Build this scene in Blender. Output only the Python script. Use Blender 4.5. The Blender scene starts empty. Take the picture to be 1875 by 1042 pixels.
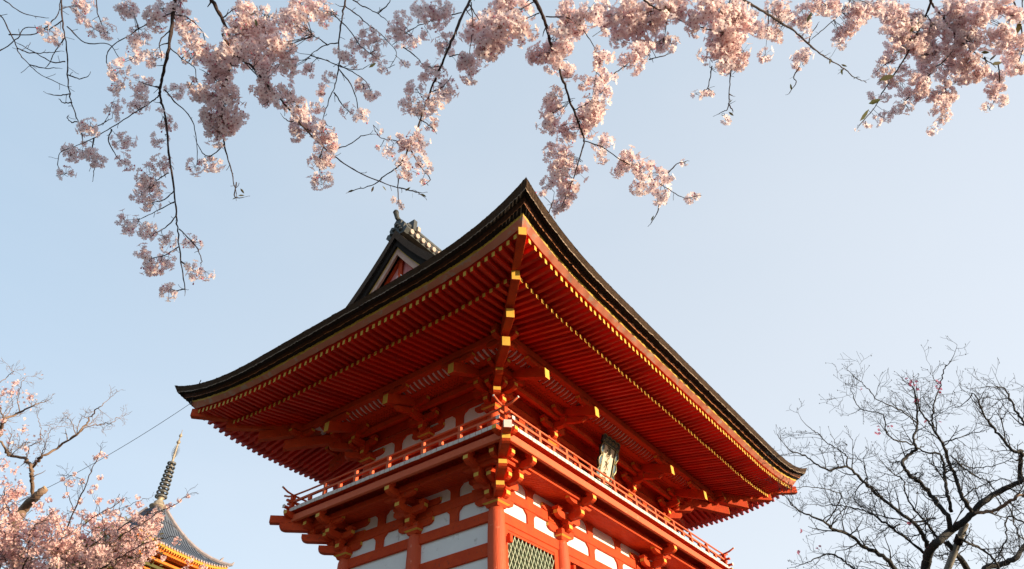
import bpy, math, random
import numpy as np
from mathutils import Vector, Matrix
R = math.radians
rnd = random.Random(7)
sc = bpy.context.scene
col = sc.collection

# ------------------------------------------------------------------ camera
FPX, PITCH, ROLL, YAW, CX, CY = 1281.5, 0.7201, -0.0328, 0.6235, -12.30, -9.5008
_F = np.array([math.cos(PITCH)*math.cos(YAW), math.cos(PITCH)*math.sin(YAW), math.sin(PITCH)])
_R = np.array([math.sin(YAW), -math.cos(YAW), 0.0]); _U = np.cross(_R, _F)
_R, _U = math.cos(ROLL)*_R+math.sin(ROLL)*_U, -math.sin(ROLL)*_R+math.cos(ROLL)*_U
CAM = np.array([CX, CY, 0.0])
def at(u, v, d):
    """a point of the place d metres in front of the camera plane, seen at (u, v) of the 1875 px wide photo"""
    return CAM + d*(_F + _R*(u-937.5)/FPX - _U*(v-521)/FPX)
cd = bpy.data.cameras.new('camera'); cam = bpy.data.objects.new('camera', cd); col.objects.link(cam)
cd.sensor_width = 36; cd.lens = FPX/1875*36; cd.clip_start = 0.05; cd.clip_end = 5000
m = Matrix(((_R[0], _U[0], -_F[0]), (_R[1], _U[1], -_F[1]), (_R[2], _U[2], -_F[2]))).to_4x4()
m.translation = Vector(CAM); cam.matrix_world = m
sc.camera = cam

# ------------------------------------------------------------------ sky, sun, exposure
SUN_AZ, SUN_EL = R(15), R(10.0)      # azimuth measured from -Y towards +X
sdir = Vector((math.sin(SUN_AZ)*math.cos(SUN_EL), -math.cos(SUN_AZ)*math.cos(SUN_EL), math.sin(SUN_EL)))
w = bpy.data.worlds.new('World'); sc.world = w; w.use_nodes = True
nt = w.node_tree; nt.nodes.clear()
N = nt.nodes.new; Lk = nt.links.new
sky = N('ShaderNodeTexSky'); sky.sky_type = 'NISHITA'; sky.sun_disc = False
sky.sun_elevation = SUN_EL; sky.sun_rotation = math.atan2(sdir.x, sdir.y); sky.air_density = 1.0; sky.dust_density = 0.6; sky.ozone_density = 1.5
bg = N('ShaderNodeBackground'); bg.inputs[1].default_value = 0.044
Lk(sky.outputs[0], bg.inputs[0])
# thin bright spring haze over the clear sky, paler towards the sunny side
tc = N('ShaderNodeTexCoord'); dt = N('ShaderNodeVectorMath'); dt.operation = 'DOT_PRODUCT'
dt.inputs[1].default_value = (0.80, -0.35, -0.55)
Lk(tc.outputs['Generated'], dt.inputs[0])
mr = N('ShaderNodeMapRange'); mr.inputs[1].default_value = -0.75; mr.inputs[2].default_value = 0.75
Lk(dt.outputs['Value'], mr.inputs[0])
mx = N('ShaderNodeMix'); mx.data_type = 'RGBA'
mx.inputs[6].default_value = (0.445, 0.590, 0.735, 1); mx.inputs[7].default_value = (0.88, 0.895, 0.925, 1)
Lk(mr.outputs[0], mx.inputs[0])
bg2 = N('ShaderNodeBackground'); bg2.inputs[1].default_value = 0.565
nzs = N('ShaderNodeTexNoise'); nzs.inputs['Scale'].default_value = 1.6; nzs.inputs['Detail'].default_value = 5; nzs.inputs['Distortion'].default_value = 0.6
mps = N('ShaderNodeMapping'); mps.inputs['Scale'].default_value = (1, 1, 2.6); Lk(tc.outputs['Generated'], mps.inputs[0]); Lk(mps.outputs[0], nzs.inputs['Vector'])
mr2 = N('ShaderNodeMapRange'); mr2.inputs[1].default_value = 0.45; mr2.inputs[2].default_value = 0.80; mr2.inputs[4].default_value = 0.16
Lk(nzs.outputs[0], mr2.inputs[0])
mx3 = N('ShaderNodeMix'); mx3.data_type = 'RGBA'; mx3.inputs[7].default_value = (0.88, 0.90, 0.93, 1)
Lk(mr2.outputs[0], mx3.inputs[0]); Lk(mx.outputs[2], mx3.inputs[6]); Lk(mx3.outputs[2], bg2.inputs[0])
ad = N('ShaderNodeAddShader'); out = N('ShaderNodeOutputWorld')
Lk(bg.outputs[0], ad.inputs[0]); Lk(bg2.outputs[0], ad.inputs[1]); Lk(ad.outputs[0], out.inputs[0])
sd = bpy.data.lights.new('sun', 'SUN'); sun = bpy.data.objects.new('sun', sd); col.objects.link(sun)
sd.energy = 5.0; sd.angle = R(0.5); sd.color = (1.0, 0.81, 0.54)
sun.rotation_euler = sdir.to_track_quat('Z', 'Y').to_euler(); sun.location = (0, -30, 20)
sc.view_settings.view_transform = 'Standard'; sc.view_settings.look = 'None'
sc.view_settings.exposure = 0.66; sc.view_settings.gamma = 1.0
sc.cycles.max_bounces = 10; sc.cycles.diffuse_bounces = 8; sc.cycles.transparent_max_bounces = 8

# ------------------------------------------------------------------ materials
def mat(name, c, rough=0.6, c2=None, scale=6.0, stretch=(1, 1, 1), amount=0.5, bump=0.0, bscale=None, spots=None, spec=0.3, trans=0.0, metal=0.0, obj_coords=True):
    mt = bpy.data.materials.new(name); mt.use_nodes = True
    t = mt.node_tree; b = t.nodes['Principled BSDF']; n = t.nodes.new; l = t.links.new
    b.inputs['Roughness'].default_value = rough
    b.inputs['Metallic'].default_value = metal
    b.inputs['Specular IOR Level'].default_value = spec
    tcn = n('ShaderNodeTexCoord'); mp = n('ShaderNodeMapping'); mp.inputs['Scale'].default_value = stretch
    l(tcn.outputs['Object'], mp.inputs[0])
    nz = n('ShaderNodeTexNoise'); nz.inputs['Scale'].default_value = scale; nz.inputs['Detail'].default_value = 6; nz.inputs['Roughness'].default_value = 0.65
    l(mp.outputs[0], nz.inputs['Vector'])
    rp = n('ShaderNodeValToRGB'); rp.color_ramp.elements[0].position = 0.5-amount*0.35; rp.color_ramp.elements[1].position = 0.5+amount*0.35
    rp.color_ramp.elements[0].color = (*(c2 or [x*0.8 for x in c]), 1); rp.color_ramp.elements[1].color = (*c, 1)
    l(nz.outputs[0], rp.inputs[0]); last = rp.outputs[0]
    if spots:
        n2 = n('ShaderNodeTexNoise'); n2.inputs['Scale'].default_value = spots[1]; n2.inputs['Detail'].default_value = 8; n2.inputs['Roughness'].default_value = 0.7
        l(tcn.outputs['Object'], n2.inputs['Vector'])
        r2 = n('ShaderNodeValToRGB'); r2.color_ramp.elements[0].position = spots[2]; r2.color_ramp.elements[1].position = spots[2]+0.08
        l(n2.outputs[0], r2.inputs[0])
        mm = n('ShaderNodeMix'); mm.data_type = 'RGBA'; l(r2.outputs[0], mm.inputs[0]); l(last, mm.inputs[6]); mm.inputs[7].default_value = (*spots[0], 1)
        last = mm.outputs[2]
    l(last, b.inputs['Base Color'])
    if bump:
        n3 = n('ShaderNodeTexNoise'); n3.inputs['Scale'].default_value = bscale or scale*3; n3.inputs['Detail'].default_value = 5
        l(mp.outputs[0], n3.inputs['Vector'])
        bp = n('ShaderNodeBump'); bp.inputs['Strength'].default_value = bump; bp.inputs['Distance'].default_value = 0.02
        l(n3.outputs[0], bp.inputs['Height']); l(bp.outputs[0], b.inputs['Normal'])
    if trans:
        tr = n('ShaderNodeBsdfTranslucent'); l(last, tr.inputs[0]); ms = n('ShaderNodeMixShader'); ms.inputs[0].default_value = trans
        l(b.outputs[0], ms.inputs[1]); l(tr.outputs[0], ms.inputs[2]); l(ms.outputs[0], t.nodes['Material Output'].inputs[0])
    return mt
M = {}
M['red'] = mat('vermilion_paint', (0.70, 0.086, 0.014), 0.65, (0.46, 0.032, 0.008), 3.5, (1, 1, 1), 1.1, 0.5, 40, ((0.27, 0.045, 0.025), 12.0, 0.585), spec=.2)
M['redcol'] = mat('column_vermilion', (0.66, 0.10, 0.030), 0.6, (0.58, 0.075, 0.028), 5, (5, 5, 0.35), 0.8, 0.5, 14, ((0.72, 0.22, 0.13), 5.0, 0.60))
M['rail'] = mat('weathered_vermilion', (0.70, 0.145, 0.055), 0.65, (0.62, 0.11, 0.045), 4, (1, 1, 1), 0.9, 0.3, 30, ((0.66, 0.30, 0.20), 8.0, 0.62))
M['shadewood'] = mat('recess_shade_red', (0.13, 0.012, 0.006), 0.7, (0.06, 0.008, 0.005), 5)  # front upper boards: deep recess shade put into the wood colour
M['raft1'] = mat('rafter_vermilion_aged', (0.62, 0.024, 0.007), 0.6, (0.45, 0.016, 0.005), 4, (1, 1, 1), 0.9)
M['raft2'] = mat('rafter_vermilion_bright', (0.80, 0.038, 0.008), 0.5, (0.62, 0.026, 0.007), 4, (1, 1, 1), 0.9)
M['raft'] = mat('rafter_vermilion', (0.76, 0.028, 0.007), 0.5, (0.60, 0.020, 0.006), 3, (1, 1, 1), 0.9)
M['yel'] = mat('ochre_end_paint', (0.80, 0.50, 0.07), 0.6, (0.58, 0.34, 0.06), 9, (1, 1, 1), 0.8, 0, None, ((0.20, 0.13, 0.05), 22.0, 0.68))
M['pale'] = mat('weathered_white_end', (0.80, 0.72, 0.66), 0.7, (0.62, 0.54, 0.48), 7, (1, 1, 1), 0.9, 0.2, 30)
M['plaster'] = mat('white_plaster', (0.88, 0.86, 0.83), 0.85, (0.80, 0.78, 0.76), 2.0, (1, 1, 1), 0.9, 0.15, 20, ((0.58, 0.54, 0.51), 3.0, 0.60))
M['bark'] = mat('cypress_bark_face', (0.13, 0.075, 0.046), 0.95, (0.035, 0.022, 0.016), 14, (0.6, 0.6, 6), 0.9, 1.0, 30)
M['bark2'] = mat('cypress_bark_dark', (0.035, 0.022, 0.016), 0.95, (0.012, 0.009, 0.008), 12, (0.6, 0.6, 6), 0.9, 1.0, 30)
M['bark3'] = mat('cypress_bark_red', (0.11, 0.038, 0.016), 0.9, (0.03, 0.014, 0.010), 12, (0.6, 0.6, 6), 0.9, 0.8, 30)
M['roof'] = mat('bark_shingles', (0.11, 0.07, 0.05), 0.95, (0.04, 0.03, 0.022), 8, (2, 2, 5), 0.9, 1.0, 24)
M['edge'] = mat('eave_line_wood', (0.45, 0.33, 0.25), 0.7, (0.20, 0.14, 0.10), 10)
M['edge2'] = mat('eave_line_orange', (0.50, 0.17, 0.045), 0.6, (0.25, 0.08, 0.03), 6)
M['fascia'] = mat('eave_fascia', (0.66, 0.22, 0.13), 0.6, (0.56, 0.20, 0.13), 1.5, (1, 1, 1), 0.9, 0.2, 14, ((0.52, 0.33, 0.25), 3.0, 0.52))
M['dark'] = mat('dark_opening', (0.02, 0.012, 0.01), 0.9)
M['lat'] = mat('lattice_green', (0.34, 0.46, 0.32), 0.6, (0.50, 0.48, 0.36), 20)
M['latbg'] = mat('lattice_shade', (0.012, 0.022, 0.010), 0.8, (0.03, 0.035, 0.012), 5)
M['tile'] = mat('grey_ridge_tile', (0.10, 0.10, 0.10), 0.6, (0.035, 0.04, 0.04), 14, (1, 1, 1), 0.9, 0.5, 30)
M['tilepink'] = mat('pale_tile_end', (0.55, 0.44, 0.38), 0.6, (0.35, 0.27, 0.23), 16)
M['stone'] = mat('granite', (0.20, 0.18, 0.15), 0.85, (0.13, 0.12, 0.10), 5, (1, 1, 1), 0.9, 0.5, 30)
M['ground'] = mat('gravel_ground', (0.10, 0.09, 0.075), 0.95, (0.06, 0.055, 0.045), 1.5, (1, 1, 1), 0.9, 0.4, 40)
M['hill'] = mat('wooded_hill', (0.08, 0.10, 0.04), 0.95, (0.05, 0.07, 0.03), 0.3, (1, 1, 1), 0.9)
M['twig'] = mat('cherry_bark', (0.075, 0.045, 0.040), 0.8, (0.035, 0.024, 0.024), 30, (1, 1, 1), 0.9, 0.6, 90)
M['greybark'] = mat('grey_bark', (0.065, 0.058, 0.055), 0.9, (0.022, 0.02, 0.02), 6, (1, 1, 1), 0.9, 0.8, 30)
M['tanbark'] = mat('tan_bark', (0.30, 0.20, 0.14), 0.85, (0.16, 0.10, 0.075), 7, (1, 1, 1), 0.9, 0.7, 30)
M['cut'] = mat('sawn_wood', (0.52, 0.36, 0.22), 0.8)
M['petal'] = mat('blossom_petal', (0.98, 0.875, 0.865), 0.6, (0.97, 0.78, 0.79), 9, (1, 1, 1), 0.8, trans=0.55)
M['petal2'] = mat('blossom_petal_far', (0.93, 0.73, 0.68), 0.7, (0.86, 0.53, 0.52), 1.5, (1, 1, 1), 0.9, trans=0.35)
M['petal3'] = mat('plum_petal', (0.75, 0.16, 0.27), 0.7, (0.6, 0.10, 0.2), 5, trans=0.3)
M['eye'] = mat('blossom_eye', (0.42, 0.07, 0.10), 0.7)
M['bud'] = mat('blossom_bud', (0.66, 0.20, 0.30), 0.6, trans=0.2)
M['stem'] = mat('flower_stalk', (0.26, 0.13, 0.07), 0.7, (0.20, 0.05, 0.05), 30)
M['leaf'] = mat('young_leaf', (0.10, 0.14, 0.035), 0.5, (0.16, 0.10, 0.04), 12, trans=0.25)
M['pgold'] = mat('pagoda_orange', (0.85, 0.24, 0.03), 0.5, (0.70, 0.16, 0.02), 1.5)
M['pyel'] = mat('pagoda_yellow', (0.85, 0.40, 0.07), 0.5)
M['proof'] = mat('pagoda_tile', (0.13, 0.15, 0.19), 0.55, (0.09, 0.105, 0.14), 2, (1, 1, 1), 0.9)
M['pridge'] = mat('pagoda_ridge_tile', (0.40, 0.32, 0.32), 0.6, (0.25, 0.22, 0.23), 3)
M['bronze'] = mat('weathered_bronze', (0.20, 0.19, 0.18), 0.42, (0.10, 0.10, 0.10), 3, metal=0.3)
M['bronze2'] = mat('pale_bronze', (0.45, 0.36, 0.26), 0.5, (0.3, 0.25, 0.2), 3, metal=0.2)
M['signb'] = mat('plaque_board', (0.74, 0.66, 0.54), 0.6, (0.62, 0.54, 0.42), 5)
M['signf'] = mat('plaque_frame', (0.035, 0.055, 0.05), 0.45, (0.02, 0.03, 0.03), 12)
M['signg'] = mat('plaque_gilt', (0.42, 0.36, 0.18), 0.4, (0.25, 0.24, 0.15), 30, metal=0.2)
M['blue'] = mat('plaque_blue', (0.10, 0.17, 0.24), 0.5)
M['ink'] = mat('plaque_ink', (0.05, 0.03, 0.012), 0.5, (0.12, 0.08, 0.02), 20)
M['cable'] = mat('cable_grey', (0.09, 0.08, 0.08), 0.6)
M['barge'] = mat('barge_board_paint', (0.68, 0.42, 0.32), 0.7, (0.50, 0.27, 0.20), 3)
M['pinkwall'] = mat('gable_red_faded', (0.86, 0.36, 0.33), 0.7, (0.74, 0.25, 0.23), 3)
M['prop'] = mat('prop_pole', (0.30, 0.27, 0.24), 0.8, (0.2, 0.18, 0.16), 6, (1, 1, 0.3))

# ------------------------------------------------------------------ mesh helper
class MB:
    def __init__(s): s.v = []; s.f = []; s.m = []; s.mats = []
    def mi(s, k):
        if k not in s.mats: s.mats.append(k)
        return s.mats.index(k)
    def add(s, vs, fs, k):
        b = len(s.v); s.v += [tuple(map(float, p)) for p in vs]
        if isinstance(k, str): k = [k]*len(fs)
        for f, kk in zip(fs, k): s.f.append([b+i for i in f]); s.m.append(s.mi(kk))
        return s
    def hexa(s, p, k, ends=None):
        """8 corners: 0-3 start section, 4-7 end section"""
        fs = [(0, 3, 2, 1), (4, 5, 6, 7), (0, 1, 5, 4), (1, 2, 6, 5), (2, 3, 7, 6), (3, 0, 4, 7)]
        ks = [k]*6
        if ends: ks[0] = ends[0] or k; ks[1] = ends[1] or k
        return s.add(p, fs, ks)
    def box(s, x0, x1, y0, y1, z0, z1, k, T=None):
        p = [(x0, y0, z0), (x0, y1, z0), (x0, y1, z1), (x0, y0, z1), (x1, y0, z0), (x1, y1, z0), (x1, y1, z1), (x1, y0, z1)]
        if T: p = [T(*q) for q in p]
        return s.hexa(p, k)
    def beam(s, a, b, w, h, k, ends=None, T=None):
        """bar from a to b, z of a/b is its underside"""
        a = np.array(a, float); b = np.array(b, float)
        d = b-a; n = np.array([-d[1], d[0], 0]); n /= np.linalg.norm(n); n *= w/2
        z = np.array([0, 0, h])
        p = [a-n, a+n, a+n+z, a-n+z, b-n, b+n, b+n+z, b-n+z]
        if T: p = [T(*q) for q in p]
        return s.hexa(p, k, ends)
    def prism(s, prof, w, fr, k, side=None):
        """prof: (s,z) outline; fr(s, t, z) -> point; t = -w/2 .. w/2"""
        n = len(prof)
        vs = [fr(a, -w/2, b) for a, b in prof]+[fr(a, w/2, b) for a, b in prof]
        fs = [tuple(range(n))[::-1], tuple(range(n, 2*n))]+[(i, (i+1) % n, n+(i+1) % n, n+i) for i in range(n)]
        ks = [k, k]+[(side[i] if side and side[i] else k) for i in range(n)]
        return s.add(vs, fs, ks)
    def tube(s, pts, rad, k, sides=5, cap=True):
        pts = np.array(pts, float); n = len(pts)
        rad = np.array(rad, float) if hasattr(rad, '__len__') else np.full(n, rad)
        t = np.gradient(pts, axis=0); t /= (np.linalg.norm(t, axis=1)[:, None]+1e-12)
        up = np.array([0, 0, 1.]) if abs(t[0][2]) < .9 else np.array([1., 0, 0])
        a = np.cross(t[0], up); a /= np.linalg.norm(a)
        ang = np.arange(sides)*2*np.pi/sides
        rings = []
        for i in range(n):
            a = a-t[i]*a.dot(t[i]); a /= (np.linalg.norm(a)+1e-12); b = np.cross(t[i], a)
            rings.append(pts[i]+rad[i]*(np.outer(np.cos(ang), a)+np.outer(np.sin(ang), b)))
        vs = np.concatenate(rings)
        fs = [(i*sides+j, i*sides+(j+1) % sides, (i+1)*sides+(j+1) % sides, (i+1)*sides+j) for i in range(n-1) for j in range(sides)]
        if cap: fs += [tuple(range(sides))[::-1], tuple((n-1)*sides+j for j in range(sides))]
        return s.add(vs, fs, k)
    def lathe(s, c, prof, k, sides=16):
        vs = []; n = len(prof)
        for r, z in prof:
            for j in range(sides):
                a = 2*math.pi*j/sides; vs.append((c[0]+r*math.cos(a), c[1]+r*math.sin(a), c[2]+z))
        fs = [(i*sides+j, i*sides+(j+1) % sides, (i+1)*sides+(j+1) % sides, (i+1)*sides+j) for i in range(n-1) for j in range(sides)]
        fs += [tuple(range(sides))[::-1], tuple((n-1)*sides+j for j in range(sides))]
        return s.add(vs, fs, k)
    def build(s, name, parent=None, smooth=False, bevel=0):
        me = bpy.data.meshes.new(name); me.from_pydata(s.v, [], s.f)
        for k in s.mats: me.materials.append(M[k])
        me.polygons.foreach_set('material_index', s.m)
        if smooth: me.polygons.foreach_set('use_smooth', [True]*len(me.polygons))
        me.update()
        o = bpy.data.objects.new(name, me); col.objects.link(o)
        if parent: o.parent = parent
        if bevel:
            b = o.modifiers.new('bevel', 'BEVEL'); b.width = bevel; b.segments = 1; b.limit_method = 'ANGLE'
        return o
def empty(name, parent=None):
    o = bpy.data.objects.new(name, None); col.objects.link(o); o.empty_display_size = .3
    if parent: o.parent = parent
    return o
def tag(o, label=None, cat=None, group=None, kind=None):
    if label: o['label'] = label
    if cat: o['category'] = cat
    if group: o['group'] = group
    if kind: o['kind'] = kind
    return o

# ------------------------------------------------------------------ ground
GZ = -1.6; TZ = 2.35          # path where the photographer stands, stone terrace under the gate
b = MB(); S_ = 1500
b.add([(-S_, -S_, GZ), (S_, -S_, GZ), (S_, S_, GZ), (-S_, S_, GZ)], [(0, 1, 2, 3)], 'ground')
tag(b.build('ground'), kind='structure')
b = MB(); b.box(-4.5, 14.2, -3.0, 60, GZ-.2, TZ-.12, 'stone'); b.box(-4.6, 14.3, -3.1, 60, TZ-.12, TZ, 'stone')
tag(b.build('terrace'), kind='structure')
b = MB()
nst = 24
for i in range(nst):
    b.box(2.2, 7.6, -3.1-(nst-i)*.32, -3.1, GZ-.1+i*(TZ-GZ)/nst, GZ+(i+1)*(TZ-GZ)/nst-.002*(i == nst-1), 'stone')
tag(b.build('stone_steps'), kind='structure')

b = MB(); vs = []; nr = 14; na = 96  # unseen hill ring, added to darken the undersides; kept low towards the sun
for k in range(nr):
    rr = 90+k*22
    for j in range(na):
        a = 2*math.pi*j/na; dx, dy = math.cos(a), math.sin(a)
        sunny = max(0, dx*sdir.x-(-dy)*sdir.y*-1) if False else max(0, dx*sdir.x+dy*sdir.y)
        h = (1-min(1, sunny*1.25)**1.2*.9)*(8+rr*.16)*min(1, k/4)*(1+.16*math.sin(5*a+k)+.10*math.sin(13*a+2*k))
        vs.append((5+rr*dx, 5+rr*dy, GZ-.3+h*.82))
b.add(vs, [(k*na+j, k*na+(j+1) % na, (k+1)*na+(j+1) % na, (k+1)*na+j) for k in range(nr-1) for j in range(na)], 'hill')
tag(b.build('sky_blocking_hills', smooth=True), kind='structure')

# ------------------------------------------------------------------ the gate
W, D = 9.7466, 5.0
XS = [0, 2.628, 7.118, W]; YS = [0, 2.5, 5.0]
CR = 0.205
def side(i):
    """(s along the face, o outward, z) -> world; returns also face length"""
    if i == 0: return (lambda s, o, z: (s, -o, z)), W
    if i == 1: return (lambda s, o, z: (-o, s, z)), D
    if i == 2: return (lambda s, o, z: (s, D+o, z)), W
    return (lambda s, o, z: (W+o, s, z)), D
gate = empty('temple_gate')
tag(gate, 'two-storey vermilion temple gate with a wide thatched bark roof and yellow beam ends', 'temple gate')

def rise_shape(d, far):
    return max(0.0, 1-d/4.2)**(2.3 if far else 3.2)
def rise(s, L, o, i):
    """eave upturn near the corners; s runs along side i of length L at offset o"""
    return max(rise_shape(s+o, False), rise_shape(L+o-s, True))

# --- lower storey
for x in XS:
    for y in YS:
        b = MB(); b.lathe((x, y, 0), [(CR*1.0, TZ+.12), (CR*1.02, TZ+2.0), (CR, 6.2), (CR*.93, 6.66), (CR*.80, 6.77)], 'redcol', 24)
        c_ = b.build('column', gate, smooth=True)
        b = MB(); b.lathe((x, y, 0), [(.34, TZ), (.32, TZ+.08), (.25, TZ+.12)], 'stone', 20); b.build('base_stone', c_, True)
def bays(i): return XS if i in (0, 2) else YS
for i in range(4):
    T, L = side(i); xs = bays(i)
    for z0, z1, t in ((6.50, 6.75, .09), (7.11, 7.36, .085)):
        b = MB(); b.box(-.0, L, -.08, t-.02, z0, z1, 'red', T); b.build('tie_beam', gate, bevel=.012)
    b = MB(); b.box(.10, L-.10, -.08, .035, 7.70, 7.90, 'red', T); b.build('tie_beam', gate)
    for a, c in zip(xs[:-1], xs[1:]):
        # plaster field over the whole bay, struts and mid beams proud of it
        wide = c-a > 3
        b = MB(); b.box(a+.1, c-.1, -.05, .0, 6.70, 7.80, 'plaster', T)
        if i in (1, 3) or (i == 2 and not wide): b.box(a+.1, c-.1, -.05, .0, TZ+.5, 6.55, 'plaster', T)
        b.build('wall_panel', gate)
        st = [(a+c)/2] if not wide else [a+(c-a)/3, a+2*(c-a)/3]
        for q in st:
            # strut widening upwards in two tiers
            for z0, z1 in ((6.75, 7.11), (7.36, 7.70)):
                b = MB()
                pr = [(-.135, z0), (.135, z0), (.135, z1-.16), (.15, z1-.10), (.20, z1-.06), (.26, z1), (-.26, z1), (-.20, z1-.06), (-.15, z1-.10), (-.135, z1-.16)]
                b.prism(pr, .07, (lambda s_, t_, z_, q=q, T=T: T(q+s_, t_+.012, z_)), 'red'); b.build('strut', gate)
        if i in (1, 3):
            for z0, z1 in ((5.72, 6.03), (4.85, 5.1), (3.3, 3.6), (TZ+.3, TZ+.55)):
                b = MB(); b.box(a+.15, c-.15, -.06, .05, z0, z1, 'red', T); b.build('tie_beam', gate, bevel=.012)
        if i in (0, 2) and not wide:
            lw = empty('lattice_window', gate)
            fr = MB()
            z0, z1, x0, x1 = 3.3, 6.34, a+.2, c-.2
            fr.box(x0-.02, x0+.16, -.05, .045, z0, 6.50, 'red', T); fr.box(x1-.16, x1+.02, -.05, .045, z0, 6.50, 'red', T)
            fr.box(x0+.16, x1-.16, -.05, .045, 6.38, 6.50, 'red', T); fr.box(x0+.16, x1-.16, -.05, .03, 6.32, 6.378, 'red', T)
            fr.box(x0+.16, x1-.16, -.05, .045, z0-.2, z0+.02, 'red', T)
            fr.build('frame', lw)
            lb = MB(); lb.box(x0+.1, x1-.1, -.09, -.06, z0, z1, 'latbg', T); lb.build('backing', lw)
            la = MB(); xa, xb, za, zb = x0+.16, x1-.16, z0, 6.33
            for sgn in (1, -1):
                k = -30
                while k < 60:
                    # bars with slope 2:1 clipped to the opening
                    xq = xa+k*.15; p = []
                    x_lo, x_hi = xq, xq+(zb-za)/2.0
                    if sgn < 0: x_lo, x_hi = xq+(zb-za)/2.0, xq
                    pa = np.array([x_lo, za]); pb = np.array([x_hi, zb]); d = pb-pa
                    t0, t1 = 0, 1
                    for bound, sg in ((xa, 1), (xb, -1)):
                        fa = sg*(pa[0]-bound); fb = sg*(pb[0]-bound)
                        if fa < 0 and fb < 0: t0, t1 = 1, 0; break
                        if fa < 0: t0 = max(t0, fa/(fa-fb))
                        if fb < 0: t1 = min(t1, fa/(fa-fb))
                    if t1 > t0+.01:
                        A, B = pa+d*t0, pa+d*t1; wv = .0095; off = .012 if sgn > 0 else -.004
                        vs = [T(A[0]-wv, off, A[1]), T(A[0]+wv, off, A[1]), T(A[0]+wv, off+.014, A[1]), T(A[0]-wv, off+.014, A[1]),
                              T(B[0]-wv, off, B[1]), T(B[0]+wv, off, B[1]), T(B[0]+wv, off+.014, B[1]), T(B[0]-wv, off+.014, B[1])]
                        la.hexa(vs, 'lat')
                    k += 1
            la.build('lattice', lw)
            b = MB(); b.box(a+.235, a+.33, .10, .21, 6.03, 6.22, 'red', T); b.build('latch_block', gate, bevel=.008)
            b = MB(); b.box(a+.2, c-.2, -.05, .0, TZ+.15, 3.1, 'plaster', T); b.build('wall_panel', gate)
        if i == 0 and wide:
            b = MB(); b.box(a+.19, c-.19, -.06, .05, 6.36, 6.50, 'red', T); b.box(a+.19, a+.33, -.06, .05, TZ, 6.36, 'red', T); b.box(c-.33, c-.19, -.06, .05, TZ, 6.36, 'red', T)
            b.build('door_frame', gate)
            b = MB(); b.box(a+.235, a+.33, .10, .21, 6.03, 6.22, 'red', T); b.build('latch_block', gate, bevel=.008)
b = MB(); b.box(.1, W-.1, .2, D-.1, 6.60, 6.65, 'red'); b.build('passage_ceiling', gate)
b = MB(); b.box(2.628, 2.70, .2, D-.2, TZ, 6.6, 'red'); b.box(7.05, 7.118, .2, D-.2, TZ, 6.6, 'red'); b.build('passage_wall', gate)

# --- bracket sets.  local frame: along a (s), outward (o)
def arm_profile(l0, l1, z0, h):
    """bracket arm outline from -l0 to l1 with swept undersides"""
    c = .16
    return [(-l0, z0+h), (-l0, z0+h*.48), (-l0+c*.25, z0+h*.22), (-l0+c*.6, z0+h*.07), (-l0+c, z0), (l1-c, z0), (l1-c*.6, z0+h*.07), (l1-c*.25, z0+h*.22), (l1, z0+h*.48), (l1, z0+h)]
ARM_SIDE = [None]*10
ARM_SIDE[0] = 'yel'; ARM_SIDE[8] = 'yel'      # both end faces
def arm(parent, fr, l0, l1, z0, h=.17, w=.13, name='bracket_arm'):
    b = MB(); b.prism(arm_profile(l0, l1, z0, h), w, fr, 'red', ARM_SIDE); return b.build(name, parent)
def block(parent, p, z0, hs=.105, h=.13, big=False, rot=0.0):
    """bearing block: square top, dished taper below"""
    b = MB(); hb = hs*.68; hz = h*.42
    cs, sn = math.cos(rot), math.sin(rot)
    def ring(r, z): return [(p[0]+(x*cs-y*sn)*r, p[1]+(x*sn+y*cs)*r, z) for x, y in ((-1, -1), (1, -1), (1, 1), (-1, 1))]
    vs = ring(hb, z0)+ring(hb*1.2, z0+hz*.70)+ring(hs, z0+hz)+ring(hs, z0+h)
    fs = [(3, 2, 1, 0)]; ks = ['red']
    for r in range(3):
        for j in range(4):
            fs.append((r*4+j, r*4+(j+1) % 4, (r+1)*4+(j+1) % 4, (r+1)*4+j)); ks.append('yel' if (r == 1 and hs > .2) else 'red')
    fs.append((12, 13, 14, 15)); ks.append('red')
    b.add(vs, fs, ks); return b.build('bearing_block', parent)

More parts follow.
